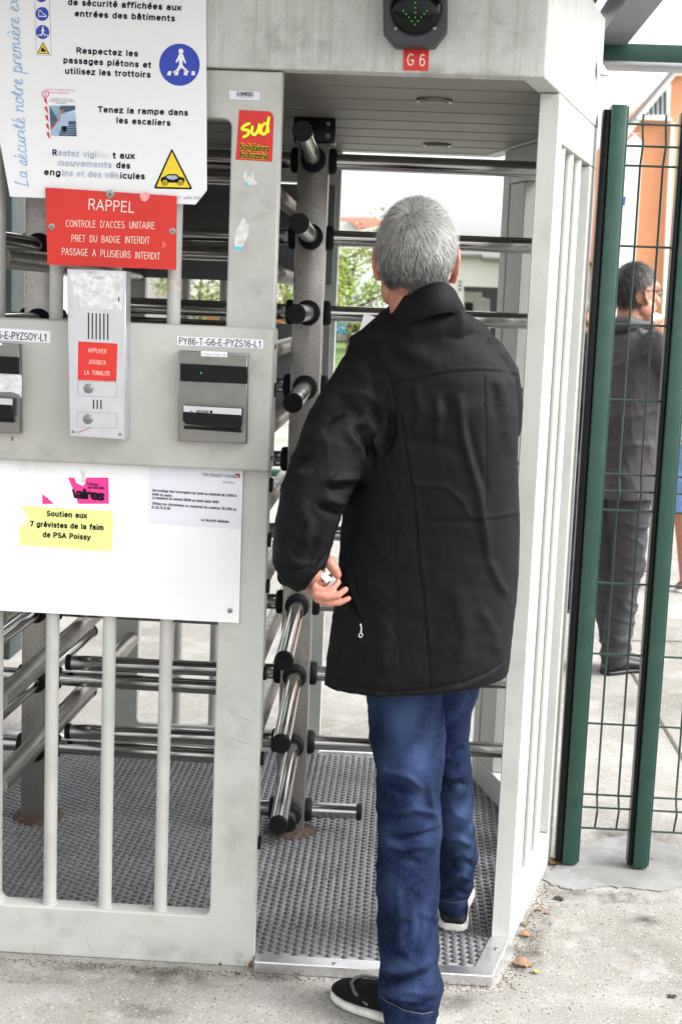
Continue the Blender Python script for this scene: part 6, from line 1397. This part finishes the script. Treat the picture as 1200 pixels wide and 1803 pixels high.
# ---------------------------------------------------------------- generic standing figure
def figure(label, x, y, Hh, yaw, mj, mt, ms, mskin='skin2', mhair='hairdark', arms=None, legs=None, girth=1., coat=.46, shorts=None, vox=.009, bald=False, group=None, fold_seed=1, hood=False, name_top='jacket'):
    t = thing('person', label, 'person', (x, y, 0), group); cs, sn = math.cos(yaw), math.sin(yaw)
    def G(r_, f_, u_): return Vector((x+Hh*(r_*cs+f_*sn), y+Hh*(-r_*sn+f_*cs), Hh*u_))
    s = Hh/1.75; b = Blob(); hc_ = G(0, .012, .925); hl = head(b, hc_, yaw, s)
    arms = arms or {k: [(k*.112, -.005, .80), (k*.145, -.02, .64), (k*.14, .02, .50)] for k in (-1, 1)}
    legs = legs or {k: [(k*.052, 0, .51), (k*.055, .01, .28), (k*.058, -.01, .045)] for k in (-1, 1)}
    b.chain([G(0, -.005, .83), G(0, .0, .88)], [.058*s, .055*s], 16)
    b.chain([G(-.10, -.005, .80), G(.10, -.005, .80)], [.045*s, .045*s], 12)
    b.chain([G(0, 0, .78), G(0, 0, .62), G(0, 0, .53)], [.12*s, .105*s, .115*s], 20, flat=((sn, cs, 0), .8))
    for k in (-1, 1):
        a = [G(*p) for p in arms[k]]; b.chain(a, [.042*s, .034*s, .024*s], 12); dd = (a[2]-a[1]).normalized(); up = Vector((cs*k, -sn*k, .15)); hand(b, a[2]+dd*.015*s, dd, Vector((sn, cs, 0)), up, s*.92, .45)
        l = [G(*p) for p in legs[k]]; b.chain(l, [.078*s, .052*s, .034*s], 14)
    me = b.build(.0048 if vox < .01 else .009, 2); ob('body', me, mskin, t)
    def J(rings_): b.loft(rings_)
    def rg(u, rx, ry, f=0): c_ = G(0, f, u); return ring(c_, rx*s*girth, ry*s*girth, 36, 2.3, (0, 0), -yaw)
    b = Blob(); b.loft([rg(.86, .062, .060), rg(.84, .10, .075), rg(.82, .165, .10), rg(.78, .200, .125), rg(.70, .195, .135), rg(.60, .185, .135), rg(.52, .192, .145), rg(coat, .198, .150)])
    for k in (-1, 1):
        a = [G(*p) for p in arms[k]]; b.chain([a[0], a[0].lerp(a[1], .5), a[1], a[1].lerp(a[2], .5), a[2]-(a[2]-a[1])*.04], [.068*s, .062*s, .055*s, .047*s, .040*s], 16)
    me = b.build(vox, 2); V = verts(me); Nn = normals(me); setv(me, V+Nn*(.005*pnoise(V, 14, fold_seed)+.010*rnoise(V*np.array([1, 1, 1.3]), 13, fold_seed+1)+.004*rnoise(V, 30, fold_seed+2))[:, None]); ob(name_top, me, mj, t)
    if hood:
        b = Blob(); b.chain([G(-.05, .02, .845), G(-.045, -.035, .850), G(0, -.062, .846), G(.045, -.035, .850), G(.05, .02, .845)], [.022*s, .030*s, .034*s, .030*s, .022*s], 14); me = b.build(.007, 2); V = verts(me); Nn = normals(me); setv(me, V+Nn*(.004*pnoise(V, 30, 4))[:, None]); ob('hood', me, mj, t)
    b = Blob(); b.loft([rg(.60, .150, .11), rg(.53, .165, .125), rg(.49, .165, .125)])
    end = shorts or .035
    for k in (-1, 1):
        l = [G(*p) for p in legs[k]]; pts = []; rr = []
        for i in range(13):
            q = i/12; p = l[0].lerp(l[1], q*2) if q < .5 else l[1].lerp(l[2], q*2-1)
            if p.z/Hh < end: break
            pts.append(p); rr.append((.100-.030*min(1, q*2)-(.008 if q > .5 else 0))*s*(1.12 if shorts else 1))
        b.chain(pts, rr, 18)
    me = b.build(vox, 2); V = verts(me); Nn = normals(me); setv(me, V+Nn*(.003*pnoise(V*np.array([1, 1, 1.8]), 22, fold_seed+5)+.009*rnoise(V*np.array([1, 1, 1.7]), 15, fold_seed+6))[:, None]); ob('shorts' if shorts else 'trousers', me, mt, t)
    for k in (-1, 1):
        l = [G(*p) for p in legs[k]]; f = Vector((sn, cs, 0)); hp = l[2]-f*.055*s; lift = max(0, l[2].z-.045*Hh); shoe(t, (hp.x, hp.y, 0), math.atan2(f.y, f.x), .285*s, ms, 'sole' if shorts else ms, lift=lift, laces=False)
    # hair shell
    V, Fc = ico(4); rd = np.array([.0835, .1005, .109])*s; bk = V[:, 1] < -.0
    kp = np.where(bk, V[:, 2] > -.62, V[:, 2] > .30+.2*np.clip(V[:, 1], 0, 1)) | ((V[:, 1] < .35) & (V[:, 2] > .05)); kp &= ~((np.abs(V[:, 0]) > .82) & (V[:, 2] < .0) & (V[:, 1] > -.35))
    idx = -np.ones(len(V), int); idx[kp] = np.arange(kp.sum()); F2 = [tuple(int(idx[i]) for i in f) for f in Fc if all(kp[i] for i in f)]
    Rm = np.array([[cs, sn, 0], [-sn, cs, 0], [0, 0, 1]]); Vk = V[kp]; Vs = (Vk*rd*(1+.02*pnoise(Vk, 9, 3))[:, None]+np.array([0, -.012, .012])*s) @ Rm.T+np.array(hc_)
    o = ob('hair', mesh('hair', Vs, F2, True), mhair, t)
    return t, hl, hc_, s, G
M['clearlens'] = mat('spectacle_lens', (.75, .78, .8), .05, alpha=.35)
# man with glasses behind the fence
q = atz(1078, 1172, 0); yw = R(62)
A2 = {1: [(.112, -.005, .80), (.135, .10, .665), (.08, .26, .635)], -1: [(-.112, -.005, .80), (-.135, .03, .66), (-.03, .17, .64)]}
L2 = {1: [(.045, 0, .51), (.04, .015, .28), (.03, 0, .045)], -1: [(-.045, 0, .51), (-.03, -.01, .28), (-.01, .03, .045)]}
p2, hl2, hc2, s2, G2 = figure('dark haired man with glasses in a dark grey raincoat standing behind the fence', q.x-.045, 6.35, 1.845, yw, 'jacket2', 'trou2', 'shoe', arms=A2, legs=L2, coat=.435, vox=.008, hood=True, girth=1.02)
for k in (-1, 1):
    a = [hl2(k*.030+.020*math.cos(R(x)), .099, .004+.014*math.sin(R(x))) for x in range(0, 361, 30)]; g = tube('glasses_rim', a, .0016, 'black', p2, 6)
    tube('glasses_arm', [hl2(k*.050, .098, .008), hl2(k*.083, .04, .008), hl2(k*.088, -.012, .004)], .0026, 'black', p2, 6)
    cn = hl2(k*.030, .0995, .004); dn = Vector((math.sin(yw), math.cos(yw), 0))*.0006
    tube('glasses_lens', [Vector(cn)-dn, Vector(cn)+dn], .0145, 'clearlens', p2, 18)
M['hairdk'] = vcol_mat('dark_hair_strands', .45)
def keep2(U): return ((U[:, 1] < 0) & (U[:, 2] > -.62) | (U[:, 2] > .28)) & ~((np.abs(U[:, 0]) > .84) & (U[:, 2] < 0)) & ~((U[:, 1] > .45) & (U[:, 2] < .55)) & ~((np.linalg.norm(U-np.array([-.1, -.75, .62]), axis=1) < .32) & (np.random.default_rng(2).random(len(U)) < .7))
def col2(U, r): n = len(U); return np.where((r.random(n) < .08)[:, None], .2, r.uniform(.008, .04, n)[:, None])*np.array([1, .85, .75])
me, _, _, _ = hair_strands(hc2, s2*1.03, yw, 9000, (-.1, -.75, .62), col2, lambda U: np.full(len(U), .035), 6, keep2); ob('hair_strands', me, 'hairdk', p2)
# woman in denim shorts at the right edge
q = at(1203, 600, 8.4)
figure('person in light denim knee shorts and patterned shirt at the right edge behind the fence', q.x, 8.4, 1.70, R(80), 'blouse', 'ldenim', 'brown', mskin='skin', shorts=.30, coat=.52, name_top='shirt', fold_seed=7,
       legs={1: [(.05, 0, .51), (.05, .02, .28), (.05, .05, .045)], -1: [(-.05, 0, .51), (-.05, -.10, .29), (-.05, -.16, .085)]})
q = at(1012, 600, 7.7)
figure('person in navy clothes mostly hidden behind the bars of the right flank', q.x, 7.7, 1.72, R(60), 'navy', 'navy', 'shoe', fold_seed=11)
q = at(1150, 560, 17)
figure('distant person with pale cap and dark top beside the head of the man with glasses', q.x, 17, 1.66, R(100), 'navy', 'ldenim', 'shoe', mhair='whitep', fold_seed=13, vox=.014)
# ================================================================ origins of one-mesh things at their base
for o in list(COL.objects):
    if o.type == 'MESH' and o.parent is None and o.data.users == 1 and o.get('kind') != 'structure':
        V = verts(o.data); c = Vector(((V[:, 0].min()+V[:, 0].max())/2, (V[:, 1].min()+V[:, 1].max())/2, V[:, 2].min()))
        o.data.transform(Matrix.Translation(-c)); o.location = o.location+c
        for k in o.children: k.location = k.location-c
